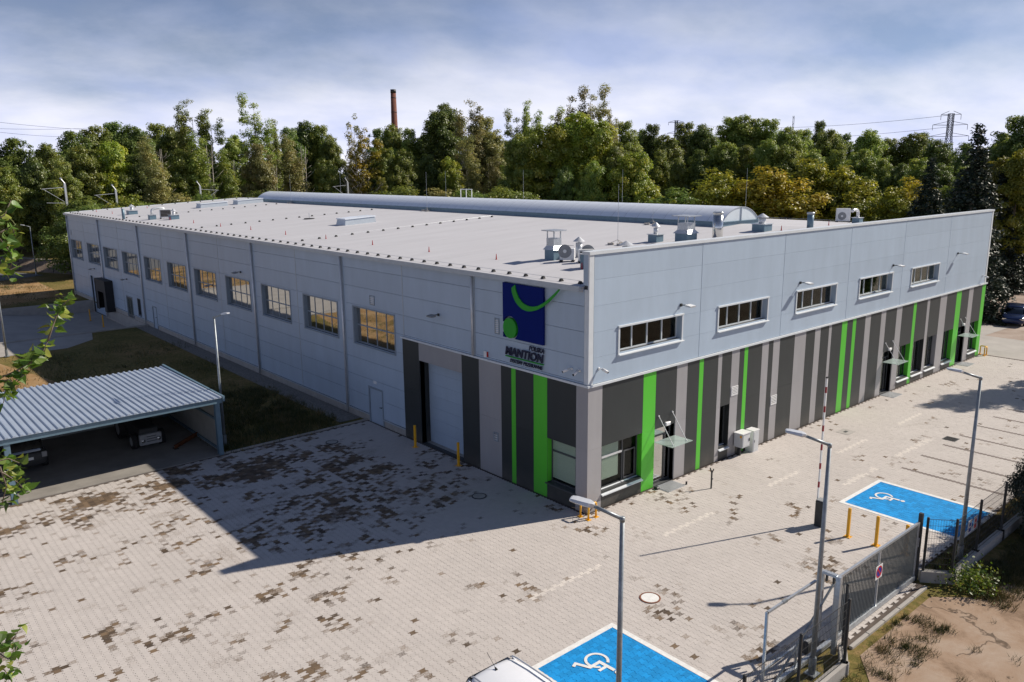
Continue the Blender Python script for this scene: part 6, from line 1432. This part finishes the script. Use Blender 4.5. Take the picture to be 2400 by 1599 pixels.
# middle and front rows
G2 = 'front trees of the wood behind the hall'; D2 = 'shorter green tree at the front edge of the wood behind the hall'
MID = [
 (10,392,132,'oval_a',.9,'mid',None),(80,372,134,'oval_b',.8,'dark',None),(140,380,130,'oval_a',.8,'mid',None),(200,345,138,'oval_b',.9,'mid',None),(255,338,140,'round',.8,'bright','tree with yellow patches on the left above the low bushes'),(318,362,138,'oval_a',.8,'dark',None),(372,322,134,'birch',1.0,'olive','pale olive birch with white branches on the left'),(428,352,138,'oval_b',.8,'mid',None),(482,312,136,'birch',1.0,'mid','birch with bare white trunk behind the roof on the left'),(545,352,138,'birch',.9,'mid',None),(600,338,140,'oval_a',.8,'olive',None),(640,366,140,'birch',.9,'olive',None),
 (704,318,142,'birch',1.1,'olive','brownish birch left of the amber one'),(762,372,145,'oval_b',.7,'mid',None),(822,268,146,'amber',.7,'olive','nearly bare thin birch top beside the amber birch'),(848,300,144,'amber',1.15,'amber','amber yellow birch left of the chimney'),(892,402,143,'amber',.8,'gold',None),(912,348,146,'oval_a',.7,'mid',None),(952,352,146,'oval_b',.7,'mid',None),(1000,362,148,'oval_a',.8,'dark',None),(1056,372,146,'round',.7,'bright',None),(1098,322,142,'birch',1.0,'olive',None),(1150,362,142,'birch',.9,'olive','brown green sparse tree at the dip in the skyline'),(1195,368,144,'oval_a',.7,'mid',None),
 (1226,315,130,'oval_b',.8,'mid',None),(1290,300,128,'round',.9,'bright','bright green tree under the two tallest poplars, left part'),(1345,268,130,'oval_b',.9,'bright','bright green tree under the two tallest poplars, right part'),(1400,290,128,'round',.85,'bright',None),(1440,335,126,'oval_b',.8,'mid',None),(1488,362,122,'round',.85,'bright','rounded sunlit maple in front of the tall middle group'),(1318,392,122,'oval_b',.7,'dark',None),(1388,382,122,'round',.7,'mid',None),
 (1546,352,140,'oval_a',.7,'mid',None),(1592,372,138,'oval_b',.7,'mid',None),(1640,352,138,'oval_a',.8,'dark',None),(1692,336,140,'oval_b',.9,'mid',None),(1748,342,140,'oval_a',.9,'mid',None),(1800,330,138,'oval_b',.9,'mid',None),(1850,345,136,'round',.8,'mid',None),(1905,352,136,'oval_b',.9,'mid',None),(1960,352,132,'oval_a',.9,'mid',None),(2015,352,130,'oval_b',.9,'mid',None),(2068,372,128,'oval_a',.8,'mid',None),(2105,385,125,'oval_b',.8,'dark',None),(2160,372,120,'oval_a',.9,'mid',None),(2215,385,115,'oval_b',.9,'dark',None),(2260,392,110,'oval_a',.9,'mid',None),(2340,372,100,'oval_b',.8,'gold','yellowing tree behind the spruce at the right'),(2396,355,98,'oval_b',.8,'gold','yellow leaved tree at the right edge above the roof line'),
]
for px, top, d, key, w, lf, lab in MID: tree_px(px, top, d, key, w, lab or 'shorter '+LC[lf]+(' birch ' if key == 'birch' else ' tree ')+'in the front row '+where(px), lf, None if lab else 'front row trees '+where(px))
# golden bushes
for px, top, d, w, lf, lab in ((1682,405,104,1.15,'gold','round golden bush left of the skylight end'),(1752,432,106,.9,'gold','lower golden bush directly behind the skylight end'),(1806,400,104,1.25,'amber','brightest yellow bush behind the roof on the right'),(1868,420,108,1.0,'bright','green bush between the two yellow ones'),(1905,382,110,1.1,'gold','tall olive yellow bush behind the far air conditioner'),(1968,398,108,1.05,'gold','yellow brown bush right of the far air conditioner'),(2030,432,106,1.0,'gold','low yellow bush behind the parapet slope'),(2092,446,104,.9,'gold','small orange yellow bush near the spruces'),(2140,424,106,.9,'amber','yellow bush beside the dark spruces'),
                             (42,448,150,1.25,'gold','yellow bush at the far left above the earth bank'),(92,462,147,1.2,'gold','golden bush behind the far left street lamp'),(138,470,144,1.1,'gold','yellow green bush touching the far roof corner'),(-20,470,150,1.2,'bright','green bush at the very left edge above the bank'),(68,520,142,.9,'dark','dark low bush behind the far street lamp'),(120,535,140,.9,'dark','dark low bush beside the far roof corner')):
    p = at_dist(px, top, d); plant('bush', p[0], p[1], .6 if px > 1000 else 1.2, max(2.2, p[2]-.8), w*(1.0 if px > 1000 else 1.15), lab, 'bush', 'autumn bushes round the hall', lf)
TL = ['dense dark green','dark green','mid green','deep green','olive green']
for i, px in enumerate(range(160, 2260, 62)):
    d = 118 if px < 900 else 116 if px < 1550 else 112
    tp_ = 478+rnd.uniform(-34,6) if px > 620 else 482+rnd.uniform(-22,14); p = at_dist(px+rnd.uniform(-24,24), tp_, d+rnd.uniform(-2,10)); plant('thicket' if rnd.random() < .6 else 'bush', p[0], p[1], .9, max(3.2, p[2]-.9), rnd.uniform(1.1,1.5), TL[(i % 5)]+' thicket at the foot of the wood '+where(px), 'bush', 'thickets at the foot of the wood', ['dark','dark','mid','dark','olive'][i % 5])
for i, px in enumerate(range(-80, 2480, 58)):
    p = at_dist(px, 400, 178+rnd.uniform(-6,8)); plant('thicket', p[0], p[1], 1.2, rnd.uniform(9,13), rnd.uniform(.8,1.1), 'dark undergrowth at the back of the wood '+where(px), 'bush', 'dark undergrowth at the back of the wood', 'dark')
# conifers on the right
for px, top, d, w, lab in ((2297,293,80,1.0,'big dark spruce behind the right end of the hall'),(2185,372,92,1.05,'dark spruce left of the big spruce'),(2352,402,98,1.1,'dark spruce right of the big spruce'),(2405,430,102,1.1,'dark spruce at the right edge')):
    p = at_dist(px, top, d); plant('spruce', p[0], p[1], 0, p[2], w, lab, 'tree', 'dark spruces at the right')
plant('oval_a', 40.5, -9.5, 0, 13.0, .8, 'tree beyond the right edge that shades the paving', 'tree', None, 'dark')
plant('thicket', 10.9, -12.35, 0, 3.3, .62, 'dark evergreen shrub by the fence at the right edge', 'bush', None, 'spruce')
plant('thicket', 13.6, -12.8, 0, 4.2, .75, 'taller dark shrub behind the fence shrub at the right edge', 'bush', None, 'spruce')
plant('oval_a', 15.6, -14.9, 0, 9.0, .8, 'tree outside the fence shading the dirt lot', 'tree', None, 'dark')

def tufts(name, pts, h, w, leafm, seed):
    g = np.random.default_rng(seed); B_, T_ = [], []
    for (x, y, r, k) in pts:
        a = g.uniform(0,6.283,k); q = np.sqrt(g.uniform(0,1,k))*r
        B_.append(np.stack([x+np.cos(a)*q, y+np.sin(a)*q, np.full(k,-.04)], 1)); T_.append(np.clip(g.uniform(.0,.9)+g.normal(size=k)*.2,0,1))
    B = np.concatenate(B_); n = len(B); a = g.uniform(0,6.283,n); hh = h*g.uniform(.4,1.3,n)+.04; ww = w*g.uniform(.6,1.3,n)
    dx = np.stack([np.cos(a)*ww, np.sin(a)*ww, np.zeros(n)], 1); lean = np.stack([g.normal(size=n)*.45*hh, g.normal(size=n)*.45*hh, hh], 1)
    V = np.stack([B-dx, B+dx, B+lean], 1).reshape(-1,3)
    return link(fast_mesh(name, V, np.arange(3*n), np.arange(n)*3, np.full(n,3), LEAF[leafm], {'tint': np.concatenate(T_)}), name)
gp = random.Random(9); pts = []
for k in range(70): pts.append((gp.uniform(-14,-1.6), gp.uniform(-13.2,-11.6), gp.uniform(.15,.5), gp.randint(80,260)))
for k in range(35): pts.append((gp.uniform(-1.6,2.2), gp.uniform(-12.6,-11.3), gp.uniform(.10,.35), gp.randint(20,110)))
for k in range(170): pts.append((gp.uniform(4.6,13.5), -12.1-abs(gp.gauss(0,.55)), gp.uniform(.15,.55), gp.randint(80,260)))
for k in range(60): pts.append((gp.uniform(5.2,14), gp.uniform(-11.2,-10.6), gp.uniform(.1,.35), gp.randint(60,160)))
for k in range(45): pts.append((gp.uniform(-3,9), gp.uniform(-19,-13), gp.uniform(.05,.2), gp.randint(5,30)))
tag(tufts('grass_tufts', pts, .13, .008, 'grass', 4), 'patchy dry grass and weeds along the fence and dirt lot', 'grass', kind='stuff')
pts = []
for k in range(700):
    x, y = gp.uniform(-30,-1.4), gp.uniform(26,98)
    if 47 < y < 73: continue
    pts.append((x, y, gp.uniform(.5,1.8), gp.randint(25,80)))
for k in range(300): pts.append((gp.uniform(-7.6,-1.4), gp.uniform(16.6,27), gp.uniform(.3,.9), gp.randint(40,120)))
tag(tufts('lawn_grass', pts, .18, .018, 'grass', 5), 'rough lawn grass on the shaded side of the hall', 'grass', kind='stuff')
# weed bush at the fence corner
g2 = np.random.default_rng(12); k = 900
q = g2.normal(size=(k,3))*np.array([.42,.36,.30]); q[:,2] = np.abs(q[:,2])+.05
wb = thing('weed_bush', 'bright green leafy weeds growing outside the fence corner', 'bush', (5.1,-11.95,0))
o = link(leaf_mesh('foliage', q+np.array([0,0,0]), g2.normal(size=(k,3))+np.array([0,0,.8]), g2.uniform(.06,.15,k), g2.uniform(0,1,k), LEAF['poplar'], 13), 'foliage', wb)
mb = MB()
for i in range(12): mb.tube([(0,0,0),(g2.normal()*.2,g2.normal()*.2,.3),(g2.normal()*.35,g2.normal()*.35,.55)], [.012,.008,.004], 4)
mb.build('stem', MT['bark'], wb)

# ------------------------------------------------------------------ poplar branches close to the camera on the left
tp = at_z(-330, 1500, 0.0); base_p = CAM+np.array([-2.2, 6.2, 0]); base_p[2] = 0
PT = thing('poplar_tree', 'poplar close to the camera whose leafy branches hang in at the left edge', 'tree', tuple(base_p))
off = np.array(base_p)
mb = MB(); tpz = [(0,0,-.2),(.1,.05,3),(-.05,.1,6),(.05,.0,9),(0,.05,11.5),(.05,0,14.0),(0,0,16.5)]
mb.tube(tpz, [.24,.21,.18,.15,.12,.08,.03], 10); mb.build('trunk', MT['bark'], None, True)
o = bpy.data.objects['trunk'] if False else COL.objects[-1]
o.parent = PT
# leaf: heart shaped blade with a fold and a stalk
lv = [(0,0,0),(.22,.30,.05),(.36,.62,.03),(.30,.42,.04),(0,1.0,-.06),(-.36,.62,.03),(-.22,.30,.05),(0,.5,.0)]
def leaf_shape(bend, seed):
    pts = [(0,.0),(.20,-.04),(.40,.12),(.44,.34),(.30,.62),(.12,.86),(0,1.08)]
    V = []; F = []
    for s in (1,-1):
        for a, b in pts[1:-1]: V.append((s*a, b, abs(a)*.35-bend*b*b*.5))
    c = [(0,b,-bend*b*b*.5) for b in (0,.14,.34,.62,.86,1.08)]
    nV = len(V); V += c; m_ = len(pts)-2
    cid = lambda i: nV+i
    for s in range(2):
        o_ = s*m_
        quads = [(cid(0),o_+0,o_+1,cid(1)),(cid(1),o_+1,o_+2,cid(2)),(cid(2),o_+2,o_+3,cid(3)),(cid(3),o_+3,o_+4,cid(4)),(cid(4),o_+4,cid(5))]
        F += [q if s == 0 else q[::-1] for q in quads]
    k = len(V); w = .018; V += [(-w,0,0),(w,0,0),(w*.8,-.32,.10),(-w*.8,-.32,.10),(w*.6,-.6,.28),(-w*.6,-.6,.28)]; F += [(k,k+1,k+2,k+3),(k+3,k+2,k+4,k+5)]
    me = bpy.data.meshes.new('leaf'); me.from_pydata(V, [], F); me.materials.append(LEAF['poplar'])
    t_ = me.attributes.new('tint', 'FLOAT', 'FACE'); t_.data.foreach_set('value', np.full(len(F), seed, np.float32)); me.update(); return me
LM = [leaf_shape(b, s) for b, s in ((.15,.15),(.35,.35),(.55,.45),(.25,.62),(.4,.95))]
lr = random.Random(31)
def leaf_at(px, py, dist, size):
    p = at_dist(px, py, dist); me = lr.choice(LM[:4] if lr.random() < .82 else LM[4:])
    o = bpy.data.objects.new('leaf', me); COL.objects.link(o); o.parent = PT
    o.location = tuple(p-off); o.rotation_euler = (lr.uniform(-1.0,.9), lr.uniform(-.9,.9), lr.uniform(0,6.28)) if lr.random() < .5 else (R(180)+lr.uniform(-.8,.8), lr.uniform(-.6,.6), lr.uniform(0,6.28))
    s = size*lr.uniform(.75,1.2); o.scale = (s,s,s)
DB = 5.6
TW = [ # twig polylines in photo pixels with leaf counts
 ([(-260,560),(-60,540),(10,505),(26,470)], 20), ([(-60,540),(0,560),(30,600),(20,650)], 20), ([(0,545),(28,530),(36,560)], 10),
 ([(-260,960),(-40,905),(40,868),(95,835),(112,800),(118,770)], 18), ([(112,800),(122,770),(132,742),(150,712),(165,700)], 22), ([(95,835),(70,850),(100,815)], 10), ([(40,868),(55,880),(15,905),(8,945)], 16), ([(-40,905),(20,890),(35,900)], 8),
 ([(-260,1120),(-40,1090),(20,1075),(45,1085)], 14), ([(-40,1090),(10,1110),(40,1130),(60,1150)], 16), ([(0,1095),(15,1140),(5,1180)], 10),
 ([(-200,1600),(-20,1520),(30,1500),(48,1470)], 10), ([(-20,1520),(20,1545),(35,1530),(40,1515)], 8), ([(-20,1560),(10,1570),(25,1590)], 8)]
mb = MB()
for line, k in TW:
    pts = [at_dist(a, b, DB+.25*math.sin(a*.02+b*.01))-off for a, b in line]
    mb.tube([tuple(q) for q in pts], [.0055-.0032*i/(len(pts)-1) for i in range(len(pts))], 6)
    for i in range(int(k*1.5)):
        f = .35+.65*lr.random(); s_ = f*(len(line)-1); j = min(int(s_), len(line)-2); u_ = s_-j
        a = line[j][0]+(line[j+1][0]-line[j][0])*u_; b = line[j][1]+(line[j+1][1]-line[j][1])*u_
        leaf_at(a+lr.gauss(0,11), b+lr.gauss(0,13), DB+lr.uniform(-.25,.25), .060)
for px, py in ((-260,560),(-260,960),(-260,1120),(-200,1600)):
    e = at_dist(px, py, DB)-off; mb.tube([(0,0,max(.5,e[2]-1.2)), tuple(e*.5+np.array([0,0,(e[2]-.5)*.5+.2])) if False else tuple((e[0]*.5,e[1]*.5,e[2]-.4)), tuple(e)], [.03,.016,.0058], 7)
o = mb.mesh('branch', MT['bark'], (0,0,0), True); link(o, 'branch', PT)
g3 = np.random.default_rng(40); k = 2600
q = g3.normal(size=(k,3))*np.array([1.0,1.0,3.0])+np.array([-1.4,-.2,12.0])
px_ = np.array([proj(v_+off)[0] for v_ in q]); q = q[px_ < -60]
o = link(leaf_mesh('crown', q, g3.normal(size=(len(q),3))+np.array([0,0,.6]), g3.uniform(.06,.11,len(q)), g3.uniform(0,1,len(q)), LEAF['poplar'], 41), 'crown', PT)
